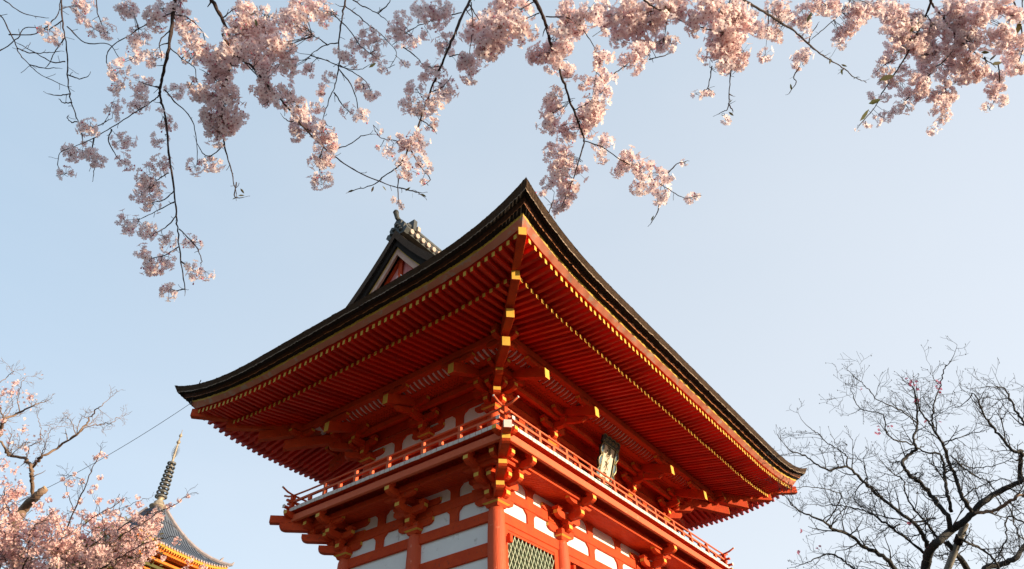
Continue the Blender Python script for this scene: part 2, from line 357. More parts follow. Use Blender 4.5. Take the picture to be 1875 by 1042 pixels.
def mid_set(i, s, z, inset, steps, tail, level):
    """three-step bracket set over a column at s on side i. z: underside of big block"""
    T, L = side(i)
    g = empty('bracket_set', gate)
    c = T(s, -inset, 0)
    block(g, c, z, .225, .24)
    fo = lambda a, t, zz: T(s+t, a-inset, zz)          # outward arm
    fa = lambda o: (lambda a, t, zz: T(s+a, o-inset+t, zz))   # arm parallel to the wall
    z1 = z+.16
    arm(g, fa(0), .58, .58, z1); arm(g, fa(0), .80, .80, z1+.44)
    for q in (-.48, .48): block(g, T(s+q, -inset, 0), z1+.17, .10, .12)
    for k in range(steps):
        o = .36+k*.39
        zz = z1+k*.285
        if tail and k == steps-1: break
        arm(g, fo, .3, o, zz+.004, .17, .15)
        block(g, T(s, o-inset-.10, 0), zz+.17, .105, .125)
        arm(g, fa(o-.10), .52, .52, zz+.285)
        for q in (-.43, .43): block(g, T(s+q, o-.10-inset, 0), zz+.455, .095, .10)
    if tail:
        b = MB(); A = T(s, -.2-inset, 10.60); B = T(s, 1.50, 9.83)
        b.beam(A, B, .19, .29, 'red', (None, 'yel')); b.build('tail_rafter', g, bevel=.006)
        b = MB(); b.prism([(.35, 10.03), (.35, 10.18), (1.15, 9.94), (1.0, 9.86), (.75, 9.9)], .12, (lambda a, t, zz: T(s+t, a, zz)), 'red'); b.build('tail_support', g)
        block(g, T(s, 1.22, 0), 10.13, .10, .11)
        arm(g, (lambda a, t, zz: T(s+a, 1.22+t, zz)), .50, .50, 10.235, .13)
        for q in (-.42, 0, .42): block(g, T(s+q, 1.22, 0), 10.355, .085, .075)
    return g
def corner_set(cx, cy, sx, sy, z, inset, tail):
    """corner bracket set; sx, sy point outwards"""
    g = empty('bracket_set', gate)
    px, py = cx-sx*inset, cy-sy*inset
    block(g, (px, py), z, .235, .24)
    z1 = z+.16
    FX = lambda dy: (lambda a, t, zz: (px+sx*a, py+dy+t, zz))
    FY = lambda dx: (lambda a, t, zz: (px+dx+t, py+sy*a, zz))
    r2 = math.sqrt(.5)
    FD = lambda a, t, zz: (px+sx*(a*r2)+sx*t*r2, py+sy*(a*r2)-sy*t*r2, zz)
    for k in range(3):
        o = .36+k*.39; zz = z1+k*.285
        if tail and k == 2: break
        arm(g, FX(0), .58+.1*k, o, zz, .17, .14); arm(g, FY(0), .58+.1*k, o, zz+.005, .17, .146)
        od = (.74, 1.22, 1.84)[k]
        b = MB(); b.prism(arm_profile(.3, od, zz-.01, .19), .19, FD, 'red', ARM_SIDE); b.build('bracket_arm', g)
        oo = o-.10
        block(g, (px+sx*oo, py), zz+.17, .105, .125); block(g, (px, py+sy*oo), zz+.17, .105, .125)
        block(g, (px+sx*oo, py+sy*oo), zz+.17, .115, .125, rot=0)
        # arms running parallel to the walls, crossing over the diagonal
        arm(g, FY(sx*oo), .45, oo+.36, zz+.289, .16, .12); arm(g, FX(sy*oo), .45, oo+.36, zz+.294, .165, .125)
        if k < 2:
            for q in (-.34,):
                block(g, (px+sx*oo, py+sy*q), zz+.455, .095, .10); block(g, (px+sx*q, py+sy*oo), zz+.455, .095, .10)
            block(g, (px+sx*oo, py+sy*(oo+.26)), zz+.455, .095, .10); block(g, (px+sx*(oo+.26), py+sy*oo), zz+.455, .095, .10)
    if tail:
        for (dx, dy) in ((sx, 0), (0, sy)):
            b = MB(); A = (px-dx*.2, py-dy*.2, 10.62); B = (cx+dx*1.5-(0 if dx else sx*inset), cy+dy*1.5-(0 if dy else sy*inset), 9.83)
            b.beam(A, B, .19, .29, 'red', (None, 'yel')); b.build('tail_rafter', g, bevel=.006)
            q = np.array([cx+dx*1.22-(0 if dx else sx*inset), cy+dy*1.22-(0 if dy else sy*inset)])
            block(g, q, 10.13, .10, .11)
            fa = (lambda a, t, zz: (q[0]+t, q[1]+a, zz)) if dx else (lambda a, t, zz: (q[0]+a, q[1]+t, zz))
            arm(g, fa, .5, .5, 10.235, .13)
        for d, zb, inn, zi in ((1.53, 9.84, .3, 10.35), (2.06, 10.10, .3, 10.75)):
            b = MB(); b.beam((cx-sx*inn, cy-sy*inn, zi), (cx+sx*d, cy+sy*d, zb), .20, .27, 'red', (None, 'yel')); b.build('tail_rafter', g, bevel=.006)
        block(g, (cx+sx*1.22, cy+sy*1.22), 10.16, .13, .11)
        arm(g, (lambda a, t, zz: (cx+sx*(1.22+a), cy+sy*1.22+t, zz)), .5, .42, 10.25, .13)
        arm(g, (lambda a, t, zz: (cx+sx*1.22+t, cy+sy*(1.22+a), zz)), .5, .42, 10.25, .13)
    return g
for i in range(4):
    for s in bays(i)[1:-1]:
        mid_set(i, s, 6.77, 0, 3, False, 0)
        mid_set(i, s, 9.49, .23, 3, True, 1)
for cx, cy, sx, sy in ((0, 0, -1, -1), (W, 0, 1, -1), (0, D, -1, 1), (W, D, 1, 1)):
    corner_set(cx, cy, sx, sy, 6.77, 0, False)
    corner_set(cx, cy, sx, sy, 9.49, .23, True)

# --- balcony
bal = empty('balcony', gate)
OB = 1.25
for i in range(4):
    T, L = side(i)
    n = int((L+2*OB)/.168)
    b = MB(); p = (L+2*OB)/n
    if i in (1, 3): rng = range(1, n-1)
    else: rng = range(n)
    for k in rng:
        s0 = -OB+k*p; dz = rnd.uniform(-.004, .004)
        b.box(s0+.004, s0+p-.004, (.15 if 0 <= s0 <= L else max(.3, min(1.2, -s0, OB) if s0 < 0 else min(1.2, s0-L))), OB, 7.975+dz, 8.062+dz, 'red', T)
    # pale ends of the planks
    for k in rng:
        s0 = -OB+k*p; dz = rnd.uniform(-.004, .004)
        b.box(s0+.008, s0+p-.008, OB, OB+.014, 7.972+dz, 8.064+dz, 'pale', T)
    b.build('floor_planks', bal)
    b = MB(); b.box(-1.16, L+1.16, 1.07, 1.17, 7.715, 7.90, 'rail', T); b.build('edge_beam', bal, bevel=.012)
    b = MB(); b.box(-1.08, L+1.08, 1.00, 1.09, 7.90, 7.972, 'raft1', T); b.build('packing', bal)
    # sloping plank ceiling between inner and outer beam
    b = MB(); nn = int((L+1.9)/.115)
    for k in range(nn):
        s0 = -.68+k*(L+1.36)/nn; s1 = s0+(L+1.36)/nn-.010
        oi = max(.02, -s0-.0, s1-L) if (s0 < 0 or s1 > L) else .02
        oi = min(oi, .66)
        b.hexa([T(s0, oi, 7.70), T(s0, .70, 7.635), T(s0, .70, 7.655), T(s0, oi, 7.72), T(s1, oi, 7.70), T(s1, .70, 7.635), T(s1, .70, 7.655), T(s1, oi, 7.72)], 'red')
    b.build('ceiling_boards', bal)
    b = MB(); b.box(-.78, L+.78, .70, .78, 7.60, 7.74, 'red', T); b.build('trim_beam', bal)
for cx, cy, sx, sy in ((0, 0, -1, -1), (W, 0, 1, -1), (0, D, -1, 1), (W, D, 1, 1)):
    b = MB(); b.beam((cx+sx*.3, cy+sy*.3, 7.68), (cx+sx*1.50, cy+sy*1.50, 7.68), .19, .20, 'red', (None, 'pale')); b.build('corner_beam', bal, bevel=.008)
# railing
rl = empty('railing', gate)
OR = 1.15
for i in range(4):
    T, L = side(i)
    ext = .40
    b = MB()
    pts = [T(-OR-ext, OR, 8.60), T(-OR-ext*.55, OR, 8.525), T(-OR, OR, 8.49), T(-OR+.6, OR, 8.475), T(L/2, OR, 8.47), T(L+OR-.6, OR, 8.475), T(L+OR, OR, 8.49), T(L+OR+ext*.55, OR, 8.525), T(L+OR+ext, OR, 8.60)]
    b.tube(pts, .026, 'rail', 10)
    for e_ in (-1, 1):
        q = np.array(T(-OR-ext, OR, 8.60) if e_ < 0 else T(L+OR+ext, OR, 8.60)); q2 = np.array(T(-OR-ext-.012, OR, 8.602) if e_ < 0 else T(L+OR+ext+.012, OR, 8.602))
        b.tube([q, q2], .028, 'pale', 10)
    b.build('top_rail', rl, True)
    b = MB(); b.box(-OR-.2, L+OR+.2, OR-.032, OR+.032, 8.265+.003*i, 8.325+.003*i, 'rail', T); b.build('middle_rail', rl, bevel=.005)
    b = MB(); b.box(-OR-.26, L+OR+.26, OR-.05, OR+.05, 8.068+.003*i, 8.12+.003*i, 'red', T)
    b.box(-OR-.262, -OR-.25, OR-.053, OR+.053, 8.062, 8.156, 'pale', T); b.box(L+OR+.25, L+OR+.262, OR-.053, OR+.053, 8.062, 8.156, 'pale', T); b.build('bottom_rail', rl, bevel=.005)
    k0 = 4 if i in (0, 2) else 2
    for k in range(-k0, k0+1):
        s0 = L/2+k*1.166
        b = MB(); b.box(s0-.045, s0+.045, OR-.045, OR+.045, 8.12, 8.27, 'rail', T); b.box(s0-.038, s0+.038, OR-.038, OR+.038, 8.32, 8.44, 'rail', T); b.build('rail_post', rl)
    for k in range(-k0-1, k0+1):
        s0 = L/2+(k+.5)*1.166
        if s0 < -OR+.2 or s0 > L+OR-.2: continue
        b = MB(); b.prism([(-.045, 8.15), (.045, 8.15), (.045, 8.25), (.02, 8.285), (-.02, 8.285), (-.045, 8.25)], .08, (lambda a, t, z, s0=s0, T=T: T(s0+a, OR+t, z)), 'rail'); b.build('rail_post', rl)
for cx, cy, sx, sy in ((0, 0, -1, -1), (W, 0, 1, -1), (0, D, -1, 1), (W, D, 1, 1)):
    b = MB(); x, y = cx+sx*OR, cy+sy*OR; b.box(x-.055, x+.055, y-.055, y+.055, 8.05, 8.50, 'red'); b.build('rail_post', rl, bevel=.006)

# --- upper storey
UI = .23
UX = [UI, 2.628, 7.118, W-UI]; UY = [UI, 2.5, D-UI]
for x in UX:
    for y in UY:
        if UI < x < W-UI and y == 2.5: continue
        b = MB(); b.lathe((x, y, 0), [(.18, 8.0), (.18, 9.2), (.165, 9.42), (.145, 9.49)], 'redcol', 20); b.build('upper_column', gate, True)
for i in range(4):
    T, L = side(i); xs = UX if i in (0, 2) else UY
    for z0, z1 in ((9.20, 9.46), (8.06, 8.25)):
        b = MB(); b.box(UI, L-UI, -UI-.06, -UI+.07, z0, z1, 'red', T); b.build('tie_beam', gate)
    for z0, z1 in ((9.93, 10.09), (10.14, 10.40), (10.45, 10.62)):
        b = MB(); b.box(UI-.1, L-UI+.1, -UI-.06, -UI+.06, z0, z1, 'red', T); b.build('tie_beam', gate)
    for a, c in zip(xs[:-1], xs[1:]):
        b = MB(); b.box(a+.05, c-.05, -UI-.05, -UI, 9.3 if i else 9.95, 10.55, 'plaster', T); b.build('wall_panel', gate)
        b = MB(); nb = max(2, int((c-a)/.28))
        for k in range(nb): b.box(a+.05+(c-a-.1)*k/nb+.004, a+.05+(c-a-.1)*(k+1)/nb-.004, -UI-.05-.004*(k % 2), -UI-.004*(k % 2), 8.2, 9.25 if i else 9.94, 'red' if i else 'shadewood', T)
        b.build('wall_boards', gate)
        q = (a+c)/2
        for q in ([q] if c-a < 3 else [a+(c-a)/3, a+2*(c-a)/3]):
            b = MB(); z0, z1 = 9.46, 9.93
            pr = [(-.13, z0), (.13, z0), (.13, z1-.18), (.16, z1-.10), (.24, z1-.05), (.30, z1), (-.30, z1), (-.24, z1-.05), (-.16, z1-.10), (-.13, z1-.18)]
            b.prism(pr, .07, (lambda s_, t_, z_: T(q+s_, t_-UI+.012, z_)), 'red'); b.build('strut', gate)
    # step beam, lattice ceiling, curved ribs, purlin
    b = MB(); b.box(-.70, L+.70, .62, .75, 10.40, 10.60, 'red', T); b.build('step_beam', gate)
    b = MB(); b.box(-.34, L+.34, .22, .33, 10.14, 10.28, 'red', T); b.build('step_beam', gate)
    b = MB(); zc = 10.43
    b.add([T(-.6, -UI, zc+.05), T(L+.6, -UI, zc+.05), T(L+.6, .64, zc+.05), T(-.6, .64, zc+.05)], [(0, 1, 2, 3)], 'plaster')
    k = 0
    while -.55+k*.105 < L+.55:
        s0 = -.55+k*.105; b.box(s0, s0+.065, -UI+.06, .62, zc-.02, zc+.03, 'red', T); k += 1
    for o_ in np.arange(-.16, .60, .105): b.box(-.6, L+.6, o_, o_+.065, zc-.018, zc+.028, 'red', T)
    b.build('lattice_ceiling', gate)
    b = MB(); cur = [(.76, 10.38), (.86, 10.385), (.97, 10.415), (1.07, 10.47), (1.13, 10.54)]
    for (o0, z0), (o1, z1) in zip(cur[:-1], cur[1:]):
        b.add([T(-o0, o0, z0+.05), T(L+o0, o0, z0+.05), T(L+o1, o1, z1+.05), T(-o1, o1, z1+.05)], [(0, 1, 2, 3)], 'plaster')
    k = 0
    while -.7+k*.17 < L+.7:
        s0 = -.7+k*.17; k += 1
        pr = [(o_, z_) for o_, z_ in cur]+[(o_, z_+.055) for o_, z_ in cur[::-1]]
        b.prism(pr, .075, (lambda a, t, z, s0=s0: T(s0+t, a, z)), 'red')
    b.build('curved_ribs', gate)
    b = MB(); b.box(-1.6, L+1.6, 1.13, 1.31, 10.42, 10.60, 'red', T); b.build('purlin', gate, bevel=.01)

# --- eaves: rafters
def zb(o, s, L, i):      # underside of base rafters
    return 10.62-.19*(o-1.2)+.42*rise(s, L, 3.4, i)*min(1, max(0, (o-1.0)/2.2))
def zf(o, s, L, i):      # underside of flying rafters
    return 10.50-.05*(o-2.62)+.42*rise(s, L, 3.4, i)*min(1, max(0, (o-1.0)/2.2))
SP = .2055
cands = []
for i in range(4):
    T, L = side(i)
    nb = int((L+2*3.32)/SP/2)
    for k in range(-nb, nb+1):
        s = L/2+k*SP
        if -3.33 < s < L+3.33: cands.append(('flying_rafter', i, s))
        if -2.66 < s < L+2.66: cands.append(('base_rafter', i, s))
def raf(b, kind, i, s):
    T, L = side(i); e = max(0, -s, s-L)+.06; j1 = rnd.uniform(-.006, .006); s += j1; mk = rnd.choice(('raft', 'raft', 'raft1', 'raft2')); jz = rnd.uniform(-.004, .004); w_ = rnd.uniform(.082, .092)
    if kind == 'base_rafter':
        A, B = max(-.1, e), 2.74
        B += rnd.uniform(-.012, .008); b.beam(T(s, A, zb(A, s, L, i)+jz), T(s-j1*rnd.uniform(0, 2), B, zb(B, s, L, i)+jz), w_, .115, mk, (None, 'yel'))
    else:
        A, B = max(2.35, e), 3.435
        if B-A < .04: return
        B += rnd.uniform(-.01, .004); b.beam(T(s, A, zf(A, s, L, i)+jz), T(s-j1*rnd.uniform(0, 2), B, zf(B, s, L, i)+jz), w_-.004, .135, mk, (None, 'yel'))
for kind in ('flying_rafter', 'base_rafter'):
    lst = []
    for kd, i, s in cands:
        if kd != kind: continue
        T, L = side(i); p = np.array(T(s, 3.4 if kind == 'flying_rafter' else 2.7, 10.5))
        lst.append((np.linalg.norm(p-CAM)+(0 if i < 2 else 50), i, s))
    lst.sort()
    for _, i, s in lst[:100]:
        b = MB(); raf(b, kind, i, s); b.build(kind, gate)
    b = MB()
    for _, i, s in lst[100:]: raf(b, kind, i, s)
    tag(b.build(kind, gate), kind='stuff')
for i in range(4):
    T, L = side(i); ns = 60
    # soffit boards above the rafters, board on the base rafter tips
    def strip(b, o0, f0, o1, f1, k):
        vs = []; fs = []
        for j in range(ns+1):
            t = j/ns; a = -o0+t*(L+2*o0); c = -o1+t*(L+2*o1)
            vs += [T(a, o0, f0(a, o0)), T(c, o1, f1(c, o1))]
        for j in range(ns): fs.append((2*j, 2*j+1, 2*j+3, 2*j+2))
        b.add(vs, fs, k)
    b = MB()
    strip(b, 0.0, lambda s, o: zb(o, s, L, i)+.114, 1.2, lambda s, o: zb(o, s, L, i)+.114, 'raft')
    strip(b, 1.2, lambda s, o: zb(o, s, L, i)+.114, 2.70, lambda s, o: zb(o, s, L, i)+.114, 'raft')
    b.build('soffit_boards', gate)
    b = MB()
    strip(b, 2.60, lambda s, o: zf(o, s, L, i)+.136, 3.46, lambda s, o: zf(o, s, L, i)+.136, 'raft')
    b.build('soffit_boards', gate)
    b = MB()
    strip(b, 2.66, lambda s, o: zb(o, s, L, i)+.112, 2.66, lambda s, o: zf(o, s, L, i)+.13, 'raft')
    b.build('eave_board', gate)
for cx, cy, sx, sy, far in ((0, 0, -1, -1, 0), (W, 0, 1, -1, 1), (0, D, -1, 1, 1), (W, D, 1, 1, 1)):
    b = MB()
    for a0, a1, z0, z1, w_, h_ in ((0.2, 2.74, 10.52, 10.42, .20, .28), (2.0, 3.50, 10.62, 10.76, .19, .24)):
        b = MB(); b.beam((cx+sx*a0, cy+sy*a0, z0), (cx+sx*a1, cy+sy*a1, z1), w_, h_, 'red', (None, 'yel')); b.build('hip_rafter', gate, bevel=.008)

# --- bark roof: layered eave, curved slopes, gables
A_ = [(4.02, 10.95, 11.80), (3.93, 10.855, 11.60), (3.925, 10.837, 11.58), (3.79, 10.845, 11.53), (3.745, 10.795, 11.40), (3.74, 10.778, 11.385), (3.61, 10.785, 11.29), (3.59, 10.735, 11.24), (3.46, 10.655, 11.055), (3.412, 10.66, 11.06), (3.408, 10.60, 11.0), (3.35, 10.60, 11.0)]
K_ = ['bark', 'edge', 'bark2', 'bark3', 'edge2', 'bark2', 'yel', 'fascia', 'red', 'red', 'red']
NM = {0: 'bark_layer', 1: 'bark_layer', 2: 'bark_layer', 3: 'bark_layer', 4: 'bark_layer', 5: 'bark_layer'}
roof = empty('roof', gate); SEC = {}
def sect(i, t, o, zm, zcn):
    T, L = side(i); s = -o+t*(L+2*o)
    r = max(rise_shape(s+o, i in (2, 3)), rise_shape(L+o-s, True))
    wob = .006*math.sin(s*7.3+o*31)+.005*math.sin(s*17.1+o*11)
    if o > 3.6: wob += .008*math.sin(s*61+o*7)+rnd.uniform(-.007, .007); o += rnd.uniform(-.006, .006)
    return T(s, o, zm+(zcn-zm)*r+wob)
for grp, name in (((0, 1, 2, 3, 4, 5), 'layered_eave'), ((6, 7, 8, 9, 10), 'eave_fascia')):
    b = MB()
    for i in range(4):
        ns = 340
        for k in grp:
            vs = []; fs = []
            for j in range(ns+1):
                t = .5-.5*math.cos(math.pi*j/ns)
                for m_ in (k, k+1):
                    if (i, j, m_) not in SEC: SEC[i, j, m_] = sect(i, t, *A_[m_])
                    vs.append(SEC[i, j, m_])
            for j in range(ns): fs.append((2*j, 2*j+1, 2*j+3, 2*j+2))
            b.add(vs, fs, K_[k])
    b.build(name, roof, True)
def zr(q): return 10.95+.42*q+.01236*q**2.8
QH = 2.35; VG = 1.85
b = MB()
for i in range(4):
    T, L = side(i); qmax = 6.52 if i in (0, 2) else QH
    rows = [QH*k/10 for k in range(11)]
    vs = []; ns = 80
    for q in rows:
        o = 4.02-q
        for j in range(ns+1):
            t = .5-.5*math.cos(math.pi*j/ns); s = -o+t*(L+2*o)
            r = max(rise_shape(s+o, i in (2, 3)), rise_shape(L+o-s, True))
            vs.append(T(s, o, zr(q)+.85*r*math.exp(-q/1.3)))
    fs = [(a*(ns+1)+j, a*(ns+1)+j+1, (a+1)*(ns+1)+j+1, (a+1)*(ns+1)+j) for a in range(len(rows)-1) for j in range(ns)]
    b.add(vs, fs, 'roof')
    if i in (0, 2):
        vs = []; rr = [QH+(6.52-QH)*k/20 for k in range(21)]
        for q in rr: vs += [T(-VG, 4.02-q, zr(q)), T(L+VG, 4.02-q, zr(q))]
        b.add(vs, [(2*k, 2*k+1, 2*k+3, 2*k+2) for k in range(20)], 'roof')
b.build('bark_slopes', roof, True)
for e_, x0 in ((-1, -VG), (1, W+VG)):
    gb = MB(); bd = MB()
    def vpt(q, up, sg): # point on the verge curve; q measured from the eave, sg side of the ridge
        return (2.5+sg*(6.52-q), zr(q)-up)
    qs = [QH-.2+(6.52-QH+.2)*k/20 for k in range(21)]
    for sg in (-1, 1):
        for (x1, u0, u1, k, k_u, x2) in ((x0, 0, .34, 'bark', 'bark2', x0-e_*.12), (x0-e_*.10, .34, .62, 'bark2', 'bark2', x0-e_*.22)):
            vs = []; fs = []
            for q in qs:
                y0, z0 = vpt(q, u0, sg); y1, z1 = vpt(q, u1, sg)
                vs += [(x1, y0, z0), (x1, y1, z1), (x2, y1, z1)]
            for j in range(len(qs)-1):
                a = 3*j; fs += [(a, a+1, a+4, a+3), (a+1, a+2, a+5, a+4)]
            gb.add(vs, fs, [k, k_u]*(len(qs)-1))
        vs = []; fs = []
        for q in qs:
            y0, z0 = vpt(q, .60, sg); y1, z1 = vpt(q, .66, sg); y2, z2 = vpt(q, .93, sg)
            X = x0-e_*.17
            vs += [(X, y0, z0), (X, y1, z1), (X-e_*.01, y1, z1), (X-e_*.01, y2, z2), (X-e_*.08, y2, z2)]
        for j in range(len(qs)-1):
            a = 5*j
            for r in range(4): fs.append((a+r, a+r+1, a+r+6, a+r+5))
        bd.add(vs, fs, ['yel', 'yel', 'barge', 'barge']*(len(qs)-1))
    gb.build('gable_verge', roof); bd.build('barge_board', roof)
    b = MB(); xw = x0-e_*.45; vs = [(xw, 2.5, zr(6.52)-.7)]
    zl = zr(QH)-.3
    pts = [(2.5-(6.52-q), zr(q)-.75) for q in qs]+[(2.5+(6.52-q), zr(q)-.75) for q in qs[::-1]]
    b.add([(xw, y, z) for y, z in pts], [tuple(range(len(pts)))], 'pinkwall')
    b.build('gable_wall', roof)
    b = MB(); X = xw+e_*.05
    for sg in (-1, 1):
        b.beam((X, 2.5+sg*.05, 15.0), (X, 2.5+sg*1.25, 13.35), .08, .14, 'red')
        b.beam((X, 2.5+sg*.05, 14.35), (X, 2.5+sg*.9, 13.3), .07, .05, 'plaster')
    b.box(X-.03, X+.03, 2.42, 2.58, 13.2, 15.1, 'red'); b.build('gable_strut', roof)
# tiled ridge with end ornament
b = MB()
for z0, hw in ((15.98, .26), (16.10, .22), (16.21, .25), (16.31, .20), (16.40, .22)):
    b.box(-1.55, W+1.55, 2.5-hw, 2.5+hw, z0, z0+.10, 'tile')
b.tube([(-1.7, 2.5, 16.55), (W+1.7, 2.5, 16.55)], .10, 'tile', 10)
x = -1.45
while x < W+1.45:
    for sg in (-1, 1): b.tube([(x, 2.5+sg*.10, 16.15), (x, 2.5+sg*.36, 16.08)], .085, 'tilepink', 8)
    x += .26
b.build('ridge', roof)
for e_, x0 in ((-1, -1.72), (1, W+1.72)):
    b = MB()
    out_ = [(-.34, 15.82), (-.46, 15.96), (-.40, 16.10), (-.28, 16.06), (-.34, 16.22), (-.26, 16.36), (-.14, 16.30), (-.16, 16.46), (-.07, 16.58), (0, 16.62), (.07, 16.58), (.16, 16.46), (.14, 16.30), (.26, 16.36), (.34, 16.22), (.28, 16.06), (.40, 16.10), (.46, 15.96), (.34, 15.82)]
    b.prism([(a, z) for a, z in out_], .16, (lambda a, t, z: (x0+t, 2.5+a, z)), 'tile')
    b.tube([(x0+.1, 2.5, 16.52), (x0+e_*.12, 2.5, 16.62), (x0+e_*.2, 2.5, 16.80)], [.07, .075, .085], 'tile', 10)
    b.lathe((x0+e_*.2, 2.5, 16.80), [(.04, -.06), (.10, 0), (.075, .07), (.01, .13)], 'tile', 10)
    for yy, zz in ((-.2, 16.0), (.2, 16.0), (0, 16.3), (-.12, 16.15), (.12, 16.15)): b.lathe((x0+e_*.08, 2.5+yy, zz), [(.02, -.07), (.08, -.03), (.08, .03), (.02, .07)], 'tile', 8)
    b.box(x0-e_*.5, x0-e_*.35, 2.5-.30, 2.5+.30, 16.3, 16.75, 'tile'); b.box(x0-e_*.62, x0-e_*.50, 2.5-.36, 2.5+.36, 16.3, 16.5, 'tilepink')
    b.build('ridge_end_ornament', roof)

# ------------------------------------------------------------------ name plaque hanging from the eaves
pl = empty('name_plaque'); tag(pl, 'tall hanging plaque with gilt-edged dark frame and white board under the gate eaves', 'sign')
C0 = np.array([4.873, 0, 0]); z_t, z_b = 10.46, 9.10; tilt = .34
def PF(x, y, z):   # local board plane: x along, y out of the board, z up the board; leans outwards at the top
    h = (z-z_b); return (C0[0]+x, -.17-y*math.cos(tilt)-h*math.sin(tilt), z_b+h*math.cos(tilt)-y*math.sin(tilt)*-1*0)
hw = .32
b = MB(); b.box(-hw, hw, 0, .03, z_b, z_t-.22, 'signb', PF); b.build('board', pl)
b = MB()
def wavy(x0, x1, n, outw):
    return [(x0+(x1-x0)*k/n, outw*(.55+.45*abs(math.sin(math.pi*k/n*3)))) for k in range(n+1)]
# top crest and side wings: scalloped outlines with thickness
n = 30
top = [(-hw-.17, z_t-.24)]+[(-hw-.17+(2*hw+.34)*k/n, z_t-.04+.05*abs(math.sin(math.pi*k/n*4))) for k in range(n+1)]+[(hw+.17, z_t-.24)]
b.prism(top, .07, (lambda a, t, z: PF(a, .045+t, z)), 'signf')
for sg in (-1, 1):
    wing = [(hw, z_t-.24)]+[(hw+.09+.10*abs(math.sin(math.pi*k/n*3.0)), z_t-.24-(z_t-.24-z_b)*k/n) for k in range(n+1)]+[(hw, z_b)]
    b.prism([(sg*a, z) for a, z in wing], .06, (lambda a, t, z: PF(a, .035+t, z)), 'signf')
bot = [(-hw-.02, z_b+.02)]+[(-hw+2*hw*k/n, z_b-.10-.06*abs(math.sin(math.pi*k/n*3))) for k in range(n+1)]+[(hw+.02, z_b+.02)]
b.prism(bot, .06, (lambda a, t, z: PF(a, .035+t, z)), 'signf')
b.build('frame', pl)
b = MB()
def gilt(pts, r=.011): b.tube([PF(a, .085, z) for a, z in pts], r, 'signg', 5)
gilt([(-hw, z_t-.25), (hw, z_t-.25), (hw, z_b), (-hw, z_b), (-hw, z_t-.25)], .012)
gilt([(a, z) for a, z in top[1:-1]], .012)
for sg in (-1, 1):
    gilt([(sg*(hw+.07+.10*abs(math.sin(math.pi*k/n*3.0))), z_t-.26-(z_t-.26-z_b)*k/n) for k in range(n+1)], .013)
    for k in range(3):
        zc = z_t-.24-(z_t-.24-z_b)*(k+.5)/3
        gilt([(sg*(hw+.07+.035*math.cos(a)), zc+.2+.05*math.sin(a)) for a in np.linspace(0, 2*math.pi, 9)], .010)
for k in range(4):
    xc = -hw-.04+(2*hw+.08)*(k+.5)/4
    gilt([(xc+.07*math.cos(a)*(1-a/12), z_t-.13+.055*math.sin(a)*(1-a/12)) for a in np.linspace(0, 7.5, 16)], .010)
b.build('gilt_scrollwork', pl)
b = MB()
for sg in (-1, 1):
    for k in range(3):
        zc = z_t-.24-(z_t-.24-z_b)*(k+.5)/3
        b.prism([(sg*(hw+.02), zc-.12), (sg*(hw+.11), zc-.10), (sg*(hw+.13), zc), (sg*(hw+.11), zc+.10), (sg*(hw+.02), zc+.12)], .01, (lambda a, t, z: PF(a, .072+t, z)), 'blue')
b.build('frame_inlay', pl)
cu = bpy.data.curves.new('lettering', 'FONT'); cu.body = '清\n水\n寺'; cu.size = .39; cu.space_line = .95; cu.align_x = 'CENTER'; cu.extrude = .004; cu.offset = .004
to = bpy.data.objects.new('lettering_curve', cu); col.objects.link(to); bpy.context.view_layer.update()
me = bpy.data.meshes.new_from_object(to.evaluated_get(bpy.context.evaluated_depsgraph_get()))
bpy.data.objects.remove(to)
zs = [v.co.y for v in me.vertices]; zmid = (max(zs)+min(zs))/2; xs_ = [v.co.x for v in me.vertices]; xm = (max(xs_)+min(xs_))/2
for v in me.vertices:
    x_, y_, z_ = v.co; v.co = PF((x_-xm)*.62, .034+z_, (z_b+z_t-.22)/2+(y_-zmid)*1.0)
me.materials.clear(); me.materials.append(M['ink'])
lo = bpy.data.objects.new('lettering', me); col.objects.link(lo); lo.parent = pl
b = MB(); b.tube([PF(-.2, .02, z_t-.06), (C0[0]-.2, -.72, 10.58)], .012, 'dark', 5); b.tube([PF(.2, .02, z_t-.06), (C0[0]+.2, -.72, 10.58)], .012, 'dark', 5); b.build('hanger', pl)

# ------------------------------------------------------------------ growing things
rs = np.random.RandomState(11)
def smooth(pts, n=6):
    """Catmull-Rom through the points; last column may carry the radius"""
    p = np.array(pts, float); q = np.vstack([2*p[0]-p[1], p, 2*p[-1]-p[-2]]); out = []
    for i in range(1, len(q)-2):
        for t in np.linspace(0, 1, n, endpoint=False):
            out.append(.5*((2*q[i])+(-q[i-1]+q[i+1])*t+(2*q[i-1]-5*q[i]+4*q[i+1]-q[i+2])*t*t+(-q[i-1]+3*q[i]-3*q[i+1]+q[i+2])*t**3))
    out.append(p[-1]); return np.array(out)
def limb(b, pts, k, sides=6, kink=0.0, n=5):
    """pts: rows x, y, z, radius"""
    s = smooth(pts, n)
    if kink: s[1:-1, :3] += rs.normal(0, 1, (len(s)-2, 3))*kink
    s[:, 3] = np.maximum(s[:, 3], .0008)
    s[:, 3] *= 1+(.14 if s[0, 3] < .03 else .04)*rs.normal(0, 1, len(s)).clip(-1, 1)
    b.tube(s[:, :3], s[:, 3], k, sides); return s
def unit(v): return v/(np.linalg.norm(v)+1e-12)
